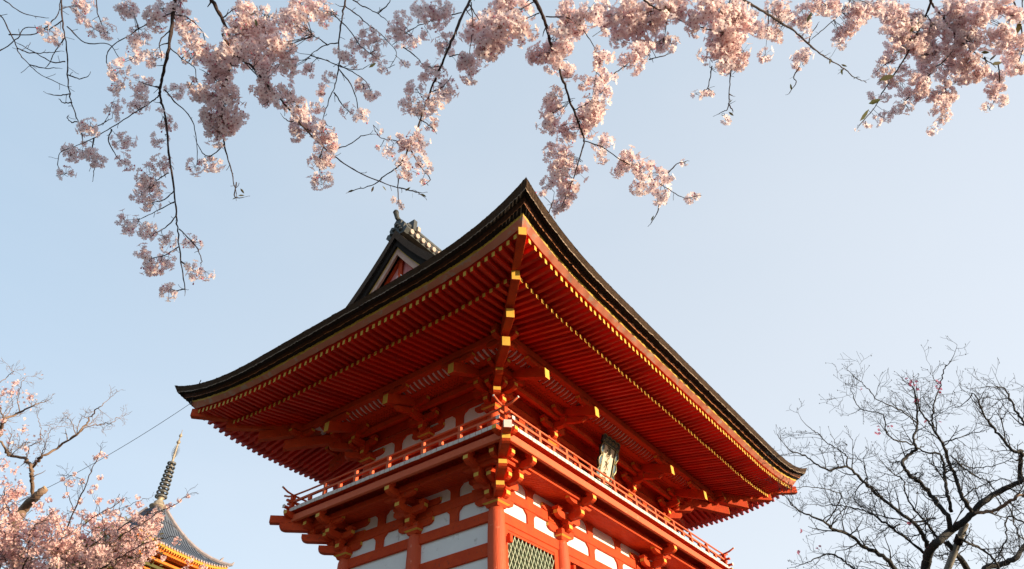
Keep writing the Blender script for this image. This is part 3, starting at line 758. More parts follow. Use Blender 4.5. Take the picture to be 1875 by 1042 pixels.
def grow(b, p, d, L, r, lev, k, tips, up=.25, wig=.35, nkid=4, rmin=.0022):
    n = max(3, int(4+lev)); pts = [np.append(p, r)]; cur = np.array(p, float); d = unit(d)
    for i in range(n):
        d = unit(d+rs.normal(0, wig, 3)*.55+np.array([0, 0, up*.25]))
        cur = cur+d*L/n; pts.append(np.append(cur, max(rmin, r*(1-.65*(i+1)/n))))
        if lev > 0 and i >= 0:
            for _ in range(1 if rs.rand() < nkid/n else 0):
                side_ = unit(np.cross(d, rs.normal(0, 1, 3))); grow(b, cur, unit(d*.75+side_*.8), L*(.45+.25*rs.rand()), max(rmin, r*.55), lev-1, k, tips, up, wig, nkid, rmin)
    s = np.array(pts); b.tube(s[:, :3], s[:, 3], k, 4 if lev < 2 else 5, cap=False); tips.append((cur, d))
def tree_twigs(b, s, k, tips, every, L, lev, side_up=.3, rmin=.003, start=.1, nkid=4):
    """side shoots along a limb"""
    seg = np.linalg.norm(np.diff(s[:, :3], axis=0), axis=1); cum = np.concatenate([[0], np.cumsum(seg)]); tot = cum[-1]
    x = tot*start
    while x < tot:
        i = min(len(seg)-1, int(np.searchsorted(cum, x)-1)); i = max(0, i); f = (x-cum[i])/(seg[i]+1e-9)
        p = s[i, :3]*(1-f)+s[i+1, :3]*f; t = unit(s[i+1, :3]-s[i, :3])
        side_ = unit(np.cross(t, rs.normal(0, 1, 3)))
        ll = L*(.6+.7*rs.rand()); grow(b, p, unit(t*.6+side_+np.array([0, 0, side_up])), ll, max(rmin, min(s[i, 3]*.5, .010)), lev, k, tips, rmin=rmin, nkid=nkid)
        x += every*(.6+.8*rs.rand())
    grow(b, s[-1, :3], s[-1, :3]-s[-2, :3], L*.8, max(rmin, s[-1, 3]), lev, k, tips, rmin=rmin, nkid=nkid)

# one blossom: five notched cupped petals and a small dark eye, facing +Z, unit radius
def blossom_template():
    vs = []; fs = []; ks = []
    for j in range(5):
        a = 2*math.pi*j/5; c, s_ = math.cos(a), math.sin(a); b0 = len(vs)
        for x, y, z in ((.10, 0, 0), (.48, -.34, .16), (.92, -.30, .30), (.90, 0, .20), (.92, .30, .30), (.48, .34, .16)):
            vs.append((x*c-y*s_, x*s_+y*c, z))
        fs.append((b0, b0+1, b0+2, b0+3)); fs.append((b0, b0+3, b0+4, b0+5)); ks += [0, 0]
    b0 = len(vs)
    for j in range(5):
        a = 2*math.pi*(j+.5)/5; vs.append((.19*math.cos(a), .19*math.sin(a), .10))
    fs.append((b0, b0+1, b0+2, b0+3)); ks.append(1); fs.append((b0, b0+3, b0+4, b0+4)); ks.append(1)
    return np.array(vs), fs, ks
TV, TF, TK = blossom_template()
def blossoms(name, parent, P, Dn, Rr, mats, simple=False):
    """P positions, Dn facing directions, Rr radii; all the blossoms of one bough as one crown mesh"""
    P = np.array(P); Dn = np.array(Dn); Rr = np.array(Rr); n = len(P)
    Dn /= np.linalg.norm(Dn, axis=1)[:, None]
    h = rs.normal(0, 1, (n, 3)); X = np.cross(Dn, h); X /= np.linalg.norm(X, axis=1)[:, None]; Y = np.cross(Dn, X)
    nv = len(TV); cup = .6+1.0*rs.rand(n)
    V = P[:, None, :]+Rr[:, None, None]*(TV[None, :, 0:1]*X[:, None, :]+TV[None, :, 1:2]*Y[:, None, :]+(TV[None, :, 2:3]*cup[:, None, None])*Dn[:, None, :])
    F4 = [f for f in TF if len(set(f)) == 4]; K4 = [k for f, k in zip(TF, TK) if len(set(f)) == 4]
    F3 = [tuple(dict.fromkeys(f)) for f in TF if len(set(f)) == 3]; K3 = [1]*len(F3)
    nf = len(F4)+len(F3); base = (np.arange(n)*nv)
    l4 = (np.array(F4)[None]+base[:, None, None]).reshape(-1); l3 = (np.array(F3)[None]+base[:, None, None]).reshape(-1)
    me = bpy.data.meshes.new(name); me.vertices.add(n*nv); me.vertices.foreach_set('co', V.reshape(-1))
    loops = np.concatenate([l4, l3]); me.loops.add(len(loops)); me.loops.foreach_set('vertex_index', loops.astype(np.int32))
    tot = np.concatenate([np.full(n*len(F4), 4), np.full(n*len(F3), 3)]); st = np.concatenate([[0], np.cumsum(tot)[:-1]])
    me.polygons.add(len(tot)); me.polygons.foreach_set('loop_start', st.astype(np.int32))
    for k in mats: me.materials.append(M[k])
    mi = np.concatenate([np.tile(K4, n), np.tile(K3, n)]).astype(np.int32)
    me.update(calc_edges=True); me.polygons.foreach_set('material_index', mi); me.update()
    o = bpy.data.objects.new(name, me); col.objects.link(o); o.parent = parent; o['kind'] = 'stuff'; return o

# ------------------------------------------------------------------ the near cherry tree whose boughs hang overhead
def dep(u, v=0):
    return float(np.interp(u, [-400, 0, 350, 550, 760, 950, 1060, 1250, 1400, 1500, 1600, 1750, 1900, 2300], [3.5, 3.4, 3.25, 3.15, 3.2, 3.2, 3.25, 3.5, 3.8, 4.4, 5.1, 5.3, 5.2, 5.2]))
def Z(lst, sc_, ox, oy): return [(x/sc_+ox, y/sc_+oy) for x, y in lst]
z1 = lambda l: Z(l, 1.86, 0, 0)
z2 = lambda l: Z(l, 2.604, 400, 0)
z3 = lambda l: Z(l, 2.48, 850, 0)
z4 = lambda l: Z(l, 3.261, 1300, 0)
# each bough: outline in the photo, width there in px at both ends, lean in depth
BOUGHS = [
 (z1([(625, -150), (605, -40), (590, 40), (580, 130), (560, 230), (548, 290), (545, 330), (565, 400), (572, 500), (590, 620), (600, 720), (607, 800), (615, 880), (630, 985)]), 8, 1.8, .25,
  [z1([(545, 322), (520, 345), (450, 390), (380, 435), (320, 470), (250, 500), (205, 520), (197, 570), (215, 590)]), z1([(592, 690), (540, 715), (480, 745)]), z1([(600, 735), (570, 770), (520, 800)]), z1([(610, 780), (660, 830), (685, 880), (685, 900)]), z1([(610, 840), (560, 870), (510, 880)]), z1([(617, 890), (650, 915), (680, 925)]), z1([(630, 985), (600, 990), (585, 985)]), z1([(560, 305), (600, 350), (650, 400), (668, 470), (672, 550)]), z1([(380, 440), (370, 480), (395, 530), (420, 555)]), z1([(320, 470), (310, 520), (320, 560), (318, 600)]),
   z1([(585, 45), (520, 70), (440, 120), (380, 160), (362, 200), (380, 250), (400, 280)]), z1([(590, 50), (640, 60), (690, 110), (700, 160)]), z1([(585, 100), (545, 140), (550, 190)]), z1([(580, 165), (620, 200), (660, 230), (670, 280)]), z1([(548, 300), (505, 290), (480, 280)]), z1([(575, 590), (540, 610), (515, 640)]), z1([(592, 650), (560, 680), (520, 690)])]),
 (z1([(190, -120), (203, -40), (208, 0), (215, 80), (228, 170), (232, 270), (240, 340), (265, 410), (280, 470)]), 3.5, 1.6, -.2,
  [z1([(212, 70), (170, 100), (150, 100)]), z1([(228, 90), (290, 145), (370, 150), (410, 205)]), z1([(232, 255), (270, 268), (300, 260)]), z1([(236, 320), (200, 325), (165, 320)]), z1([(245, 350), (215, 350), (205, 340)]), z1([(262, 415), (240, 415), (228, 400)]), z1([(218, 130), (190, 170), (165, 220)]), z1([(325, -60), (330, 30), (345, 80), (350, 105)]), z1([(222, 210), (180, 212), (130, 185), (65, 150)]), z1([(300, 435), (335, 428), (355, 418)])]),
 (z1([(-180, -120), (-60, -30), (0, 50), (40, 120), (65, 180), (100, 220), (140, 255), (220, 292)]), 3.0, 1.2, .1,
  [z1([(30, 118), (120, 115), (180, 70), (200, 40), (208, -20)]), z1([(-60, 200), (0, 172), (60, 130), (85, 95), (150, 95)]), z1([(60, 165), (100, 180), (160, 180), (200, 175)]), z1([(-30, -30), (20, 5), (80, 45), (150, 60)]), z1([(100, 220), (150, 232), (190, 232)])]),
 (z1([(690, -160), (705, -60), (722, 0), (760, 70), (788, 160), (775, 260), (760, 340), (757, 430), (765, 500), (790, 590), (805, 660)]), 10, 1.5, -.3,
  [z1([(790, 175), (850, 230), (905, 290), (930, 320)]), z1([(805, 620), (800, 670), (830, 672)]), z1([(765, 490), (720, 530), (690, 520), (668, 480)]), z1([(770, 300), (720, 260), (690, 240)]), z1([(760, 60), (800, 30), (850, 20), (900, 50)])]),
 (z2([(20, 160), (50, 220), (90, 265), (160, 320), (230, 400), (310, 490), (400, 600), (500, 700), (600, 780), (730, 850), (860, 895), (970, 920)]), 6.5, 1.4, .25,
  [z2([(540, 715), (620, 690), (680, 650), (730, 640)]), z2([(230, 400), (250, 470), (240, 500)]), z2([(500, 705), (480, 760), (485, 840)]), z2([(380, 570), (340, 580), (310, 560)]), z2([(310, 490), (370, 490), (385, 540)])]),
 (z2([(625, -160), (612, -60), (605, 0), (590, 80), (575, 180), (575, 300), (560, 390), (530, 470), (500, 560), (520, 600)]), 4.5, 1.2, .1,
  [z2([(575, 205), (520, 212), (460, 245), (440, 262)]), z2([(575, 330), (640, 420), (670, 530), (680, 540)]), z2([(578, 310), (650, 350), (700, 385), (730, 440)]), z2([(440, 265), (520, 290), (600, 325), (680, 330), (710, 315)]), z2([(550, 440), (590, 500), (620, 530)]), z2([(520, 215), (470, 180), (440, 165)]), z2([(605, 30), (660, 70), (710, 115), (760, 150), (800, 190), (850, 250), (830, 300)]), z2([(550, 70), (620, 140), (680, 220), (760, 280)]), z2([(640, 0), (700, 35), (760, 65), (800, 95)]), z2([(760, 65), (800, 30), (825, -10)])]),
 (z2([(1250, -160), (1220, -60), (1200, 0), (1150, 100), (1100, 220), (1060, 320), (1010, 440), (970, 550), (920, 680), (870, 780), (800, 830), (740, 880), (640, 910)]), 7, 1.5, -.2,
  [z2([(1160, 60), (1080, 80), (1000, 105), (940, 130), (880, 165), (790, 190)]), z2([(1195, 20), (1240, 90), (1290, 160)]), z2([(1205, 10), (1212, 100), (1205, 200), (1190, 280)]), z2([(900, 690), (840, 670), (780, 660), (745, 620)]), z2([(920, 720), (960, 790), (1010, 850), (985, 880)]), z2([(860, 830), (855, 900), (860, 960)]), z2([(860, 895), (940, 915), (975, 935)]), z2([(1010, 440), (1060, 420), (1100, 380)]), z2([(960, 570), (1010, 600), (1030, 620)]), z2([(1100, 270), (1150, 260), (1190, 290)]), z2([(880, 225), (930, 260), (960, 290)])]),
 (z3([(290, -150), (305, -50), (320, 0), (355, 70), (375, 130), (390, 190), (430, 310), (460, 400), (500, 510), (530, 590), (545, 640), (530, 700), (500, 800), (450, 920)]), 9.5, 1.8, .2,
  [z3([(545, 640), (620, 665), (710, 725), (800, 780), (860, 820), (930, 860), (1000, 900), (1050, 890)]), z3([(370, 75), (480, 85), (550, 150), (595, 230), (600, 320), (590, 400)]), z3([(920, 790), (965, 745), (1000, 735)]), z3([(885, 900), (880, 960), (850, 1010)]), z3([(325, 5), (260, 40), (200, 75)]), z3([(340, 60), (280, 85), (240, 120)]), z3([(170, 110), (140, 170), (130, 200)]), z3([(400, 920), (385, 965), (380, 975)]), z3([(660, 350), (700, 320), (735, 298)]), z3([(480, 85), (520, 120), (520, 150)]), z3([(500, 500), (560, 470), (590, 440)])]),
 (z3([(640, -160), (700, -80), (800, -10), (860, 30), (920, 60), (1000, 100), (1100, 130), (1180, 150)]), 5, 2.0, -.2,
  [z3([(860, 50), (780, 68), (710, 80)]), z3([(870, 85), (820, 110), (780, 135)]), z3([(920, 70), (915, 130), (905, 190)]), z3([(840, 270), (900, 255), (950, 235)]), z3([(1215, -20), (1190, 60), (1170, 160)]), z3([(1125, 300), (1115, 360), (1105, 400), (1070, 420)]), z3([(1105, 400), (1130, 420)])]),
 (z4([(130, -130), (170, -40), (200, 0), (320, 70), (440, 145), (510, 190), (590, 265), (650, 315), (720, 360), (800, 410), (860, 460), (930, 490)]), 7, 1.2, .3,
  [z4([(140, -60), (120, 0), (95, 90), (70, 220)]), z4([(170, -30), (165, 40), (155, 100)]), z4([(125, 420), (115, 530), (110, 640), (80, 665), (48, 682)]), z4([(113, 560), (130, 570)]), z4([(535, 400), (500, 460), (515, 490), (475, 555)]), z4([(665, 0), (630, 60), (570, 150)]), z4([(850, -20), (810, 40), (750, 110), (660, 190), (610, 230)]), z4([(110, 620), (135, 660)]), z4([(800, 410), (780, 430)]), z4([(345, 60), (350, 120), (345, 160)]), z4([(590, 265), (600, 210), (640, 150)])]),
 (z4([(1340, -130), (1325, -50), (1320, 0), (1290, 90), (1240, 190), (1190, 300), (1130, 400), (1070, 490), (1020, 570), (985, 640), (890, 750)]), 5.5, 1.4, .2,
  [z4([(1420, 340), (1380, 380), (1320, 410), (1260, 445), (1190, 475), (1140, 490)]), z4([(1290, 90), (1320, 130), (1310, 180)]), z4([(1080, 460), (1040, 465), (1010, 485)]), z4([(1320, 440), (1280, 470), (1260, 500)]), z4([(1190, 580), (1160, 610), (1180, 640)]), z4([(1090, 360), (1040, 390), (990, 430)]), z4([(1330, 320), (1280, 330), (1250, 340)])]),
 (z4([(1330, -130), (1322, -50), (1320, 15), (1380, 90), (1450, 190), (1530, 270), (1610, 335), (1690, 385)]), 5.5, 1.6, -.3,
  [z4([(1460, 200), (1460, 250), (1455, 270)]), z4([(1640, 340), (1650, 370)]), z4([(1555, 290), (1555, 330)]), z4([(1415, 580), (1400, 660), (1380, 720)]), z4([(1490, 240), (1550, 250)]), z4([(1400, 500), (1420, 590)])]),
 (z4([(1790, -140), (1800, -50), (1810, 0), (1840, 80), (1860, 170), (1870, 280), (1840, 380)]), 4.5, 1.5, .1,
  [z4([(1860, -60), (1865, 40), (1870, 120)]), z4([(1840, 80), (1790, 100), (1760, 160)]), z4([(1720, 380), (1730, 480), (1710, 580), (1670, 650)])]),
]
CL = [(141,16,23),(187,54,23),(90,60,18),(257,65,20),(248,97,18),(288,105,20),(221,129,21),(210,156,16),(267,156,20),(202,196,20),(253,188,20),(161,228,18),(124,285,17),(146,269,18),(180,285,20),(121,318,16),(226,255,20),(228,300,17),(304,219,18),(290,259,16),(285,301,20),(274,328,20),(263,349,19),(290,344,16),(280,371,18),(232,413,17),(268,414,20),(274,430,16),(304,438,20),(347,446,20),(266,465,19),(277,495,18),(306,489,20),(352,497,18),(376,497,16),(313,531,17),(357,305,16),(384,295,17),(322,158,20),
(231,16,24),(290,24,26),(322,5,24),(345,45,26),(350,90,32),(395,110,32),(400,150,36),(440,60,34),(470,30,34),(430,100,34),(380,180,34),(420,200,34),(390,230,32),(430,225,26),(400,245,18),(355,155,16),(470,100,26),(480,170,20),(490,130,22),
(546,19,38),(585,12,30),(527,30,18),(438,23,20),(477,69,32),(515,77,34),(534,107,26),(492,154,24),(488,184,20),(527,173,20),(546,200,20),(561,230,26),(542,246,16),(592,246,26),(611,265,17),(584,288,22),(603,296,14),(588,330,18),(569,60,15),(568,132,15),(603,140,10),(592,167,13),(580,196,15),(638,203,15),(665,215,13),(665,154,16),(680,173,14),(638,104,18),(665,69,24),(684,81,24),(707,123,15),(742,119,9),(738,46,26),(726,77,15),(792,15,34),(784,58,16),(757,73,16),(807,81,26),(784,127,22),(853,58,20),(849,111,17),(815,154,22),(761,169,20),(753,200,25),(799,192,20),(788,227,15),(769,261,23),(730,261,18),(715,280,13),(746,307,24),(769,296,17),(784,307,12),(692,238,12),(696,269,11),(776,338,9),(730,369,12),(861,127,20),(884,50,26),(888,85,26),
(890,36,24),(898,93,28),(866,121,16),(931,12,30),(955,44,30),(922,52,24),(991,109,24),(1023,81,28),(1035,24,28),(1015,105,28),(1043,65,20),(1039,129,20),(1076,28,28),(1108,24,28),(1132,60,26),(1108,52,12),(1100,105,19),(1104,137,21),(1068,149,15),(1088,177,25),(1019,173,18),(1011,202,22),(1003,218,18),(1068,214,22),(1096,206,22),(1035,242,22),(1076,238,17),(1100,258,18),(1019,286,21),(1043,290,20),(1027,323,21),(1060,318,16),(1003,339,14),(1039,347,21),(1027,375,18),(991,351,10),(1144,290,22),(1100,286,14),(1132,310,15),(1172,302,22),(1168,339,17),(1201,314,22),(1205,347,19),(1225,322,13),(1156,16,28),(1193,24,30),(1213,20,26),(1156,44,22),(1185,64,25),(1164,105,26),(1189,93,19),(1144,109,10),(1205,72,20),(1229,80,13),(1261,44,26),(1233,8,24),(1294,12,26),(1314,32,30),(1306,77,23),(1294,105,16),(1326,113,23),(1334,73,26),(1277,173,9),(1298,173,9),(1328,220,9),(1253,298,6),(1261,363,8),(1275,359,7),
(1318,18,28),(1349,18,30),(1361,46,28),(1318,67,24),(1340,80,26),(1352,104,23),(1318,113,20),(1401,100,13),(1389,55,24),(1432,18,30),(1423,61,22),(1463,31,24),(1472,61,16),(1466,104,20),(1496,9,22),(1521,9,26),(1564,25,24),(1539,61,20),(1564,49,20),(1536,80,11),(1594,18,26),(1625,18,28),(1637,40,24),(1631,58,20),(1662,21,26),(1647,77,20),(1637,98,18),(1622,110,14),(1668,61,26),(1674,89,24),(1607,132,11),(1625,129,14),(1634,147,18),(1656,129,17),(1693,129,22),(1690,100,20),(1711,80,28),(1705,46,28),(1738,18,30),(1745,46,30),(1778,18,28),(1778,49,30),(1803,28,20),(1803,71,20),(1766,77,26),(1745,98,26),(1735,129,26),(1772,110,24),(1778,135,19),(1803,129,17),(1760,147,18),(1683,153,20),(1653,166,17),(1594,175,9),(1619,178,13),(1680,175,18),(1708,172,18),(1662,196,13),(1643,202,15),(1622,212,14),(1604,221,11),(1588,230,6),(1729,175,20),(1726,196,18),(1732,212,12),(1720,227,12),(1708,239,9),(1818,141,19),(1821,166,18),(1827,181,15),(1809,196,11),(1818,6,18),(1834,9,20),(1837,61,22),(1840,86,20),(1846,104,20),(1861,123,18),(1864,31,22),(1852,135,14),(1870,77,20),(1570,236,4)]
# fill the sprays between neighbouring thick clusters
big_ = [c for c in CL if c[2] >= 18]
for n_, (u, v, r) in enumerate(list(big_)):
    for (u2, v2, r2) in big_[n_+1:]:
        if (r+r2)*.55 < math.hypot(u-u2, v-v2) < (r+r2)*1.05: CL.append(((u+u2)/2+rs.uniform(-6, 6), (v+v2)/2+rs.uniform(-6, 6), min(r, r2)*(.75 if u < 1120 else .5)))
ch = empty('cherry_tree'); tag(ch, 'pale pink cherry tree in full bloom, its boughs hanging down across the top', 'cherry tree')
# trunk stands behind the photographer; scaffold limbs pass overhead and carry the boughs
scaf = [at(u, v, dep(u)*1.05) for u, v in ((2350, -560), (1900, -420), (1500, -380), (1050, -360), (650, -400), (250, -420), (-250, -380))]
root = np.array([CAM[0]+1.2, CAM[1]-3.2, GZ-.1])
b = MB(); tp = [(*root, .30), (*(root+[.05, .1, .9]), .24), (*(root+[-.1, .35, 2.2]), .21), (*(root+[.1, .9, 3.6]), .17)]
limb(b, tp, 'twig', 12); b.build('trunk', ch, True)
fork = np.array(tp[-1][:3])
b = MB(); limb(b, [(*fork, .13), (*((fork+scaf[2])/2+[.2, 0, .5]), .10), (*scaf[2], .08), (*scaf[1], .06), (*scaf[0], .035)], 'twig', 10)
limb(b, [(*fork, .13), (*((fork+scaf[3])/2+[-.1, 0, .4]), .10), (*scaf[3], .08), (*scaf[4], .065), (*scaf[5], .05), (*scaf[6], .03)], 'twig', 10); b.build('limb', ch, True)
bough_objs = []; paths = []
for bi, (pts, w0, w1, lean, subs) in enumerate(BOUGHS):
    n = len(pts); P = []
    for j, (u, v) in enumerate(pts):
        t = j/(n-1); d = dep(u)+lean*(t-.5)+.05*math.sin(j*1.3+bi)
        P.append((*at(u, v, d), max(.0012, .5*(w0+(w1-w0)*t**.7)*d/FPX)))
    b = MB()
    if pts[0][1] < 0:
        q = min(range(len(scaf)), key=lambda k: np.linalg.norm(scaf[k]-np.array(P[0][:3])))
        a = scaf[q]; mid_ = (a+np.array(P[0][:3]))/2
        limb(b, [(*a, P[0][3]*1.5), (*mid_, P[0][3]*1.3), P[0]], 'twig', 7)
    s = limb(b, P, 'twig', 7, .0015, 6); segs = [s]
    for sub in subs:
        u0, v0 = sub[0]; k = int(np.argmin([(u0-x[0])**2+(v0-x[1])**2 for x in pts])); t = k/(n-1)
        near = s[int(np.argmin(np.linalg.norm(s[:, :3]-at(u0, v0, dep(u0)+lean*(t-.5)), axis=1)))]
        dd = float((near[:3]-CAM).dot(_F)); m_ = len(sub); Q = []; drift = rs.uniform(-.12, .12)
        for j, (u, v) in enumerate(sub):
            Q.append((*at(u, v, dd+drift*j/m_), max(.0011, (1.6-1.0*j/m_)*.75*dd/FPX)))
        ss = limb(b, Q, 'twig', 5, .0012, 5); segs.append(ss)
        tips = []
        tree_twigs(b, ss, 'twig', tips, .16, .035, 0, .1, .0011)
    tips = []; tree_twigs(b, s, 'twig', tips, .14, .045, 0, .1, .0012)
    o = b.build('bough', ch, True); bough_objs.append(o); paths.append(np.vstack(segs))
# flower clusters: umbels of stalked blossoms round short spurs
def px_of(p):
    d = p-CAM; z = d.dot(_F); return 937.5+FPX*d.dot(_R)/z, 521-FPX*d.dot(_U)/z
pp = [np.array([px_of(q[:3]) for q in pth]) for pth in paths]
store = [dict(P=[], D=[], R=[], K=[]) for _ in BOUGHS]; stalks = [MB() for _ in BOUGHS]; spurs = [MB() for _ in BOUGHS]; buds = [MB() for _ in BOUGHS]
for (u, v, r) in CL:
    best = min(range(len(paths)), key=lambda k: np.min(np.hypot(pp[k][:, 0]-u, pp[k][:, 1]-v)))
    k = int(np.argmin(np.hypot(pp[best][:, 0]-u, pp[best][:, 1]-v))); anchor = paths[best][k, :3]
    dd = float((anchor-CAM).dot(_F)); R3 = r*dd/FPX; ctr = at(u, v, dd+rs.uniform(-.05, .10))
    nu = max(1, int(round((R3/.045)**2*(1.0 if r < 17 else 1.75))))
    for q in range(nu):
        if nu == 1: c = ctr
        else:
            off = rs.normal(0, 1, 3); off = off/np.linalg.norm(off)*(rs.rand()**.5)*max(.0, R3-.018); c = ctr+off
        rr = .043 if R3 > .043 else R3*.95
        st = anchor+(rs.normal(0, .01, 3)); mid_ = (st+c)/2+rs.normal(0, .012, 3)
        if np.linalg.norm(c-st) < .28: spurs[best].tube([st, mid_, c], [.0016, .0013, .0012], 'twig', 4, False)
        nf = rs.randint(9, 16) if R3 > .03 else rs.randint(3, 7)
        hang = unit(np.array([0, 0, -.35])+rs.normal(0, .25, 3))
        for f in range(nf):
            d = unit(rs.normal(0, 1, 3)+hang*.6); L = rr*(.62+.5*rs.rand()); fr = .0180*(.85+.3*rs.rand())*(.92 if u < 820 else 1.08)
            if R3 < .02: fr *= .7
            p = c+d*L
            stalks[best].tube([c, c+d*L*.5+np.array([0, 0, .003]), p], [.0006, .0006, .0008], 'stem', 3, False)
            if rs.rand() < .10:
                buds[best].lathe(tuple(p), [(.001, -.006), (.004, -.002), (.0035, .003), (.001, .007)], 'bud', 5); continue
            S = store[best]; S['P'].append(p); S['D'].append(unit(d+rs.normal(0, .30, 3))); S['R'].append(fr)
for k, o in enumerate(bough_objs):
    if not store[k]['P']: continue
    blossoms('blossom_clusters', o, store[k]['P'], store[k]['D'], store[k]['R'], ['petal', 'eye'])
    for q in (stalks[k].build('flower_stalks', o), spurs[k].build('spurs', o), buds[k].build('flower_buds', o)): q['kind'] = 'stuff'
# a few young leaves
lb = MB()
def leaf(b, p, d, L, k='leaf'):
    d = unit(d); n_ = unit(np.cross(d, rs.normal(0, 1, 3))); m_ = np.cross(d, n_)
    vs = [p, p+d*L*.35+n_*L*.16+m_*L*.03, p+d*L*.7+n_*L*.13+m_*L*.02, p+d*L, p+d*L*.7-n_*L*.13+m_*L*.02, p+d*L*.35-n_*L*.16+m_*L*.03]
    b.add(vs, [(0, 1, 2, 3), (0, 3, 4, 5)], k)
for u, v, du, dv, L in ((1609, 147, 26, -8, 26), (1590, 190, 18, -6, 22), (1574, 222, 14, -18, 24), (1478, 42, 8, -20, 20), (1725, 60, 8, -16, 20), (1672, 48, 18, -14, 20), (1815, 118, 22, -4, 18), (1812, 112, 14, -14, 16), (1796, 96, 18, 0, 14), (1863, 62, 4, -22, 22), (470, 50, -2, -14, 14), (1635, 98, 18, -4, 20), (1665, 60, 20, -20, 20), (1220, 30, 10, -20, 18), (1225, 28, -8, -20, 18), (675, 124, 12, -8, 14), (596, 108, 14, 10, 12)):
    d0 = dep(u)-.05; p = at(u, v, d0); q = at(u+du, v+dv, d0+.01); leaf(lb, p, q-p, L*1.25*d0/FPX)
for u, v, du, dv in ((648, 348, -12, 4), (680, 352, 4, -10), (1192, 405, 6, -12), (1202, 372, 8, -10), (1330, 215, -8, -4), (1342, 182, -9, 8), (1334, 205, 8, 6), (1449, 165, -2, -14), (1455, 140, -8, 4), (1519, 118, 2, -10), (1540, 118, 12, 4), (1562, 145, 8, -4), (1540, 126, 2, 10), (1250, 300, 8, -6), (436, 360, -8, 4), (436, 358, 9, 0), (440, 345, 6, 8), (428, 320, -6, -8), (700, 340, 6, 8), (770, 355, 8, 4), (742, 350, 8, -6), (755, 352, 0, 8)):
    d0 = dep(u); p = at(u, v, d0); q = at(u+du, v+dv, d0); leaf(lb, p, q-p, 12*d0/FPX)
lb.build('young_leaves', ch)

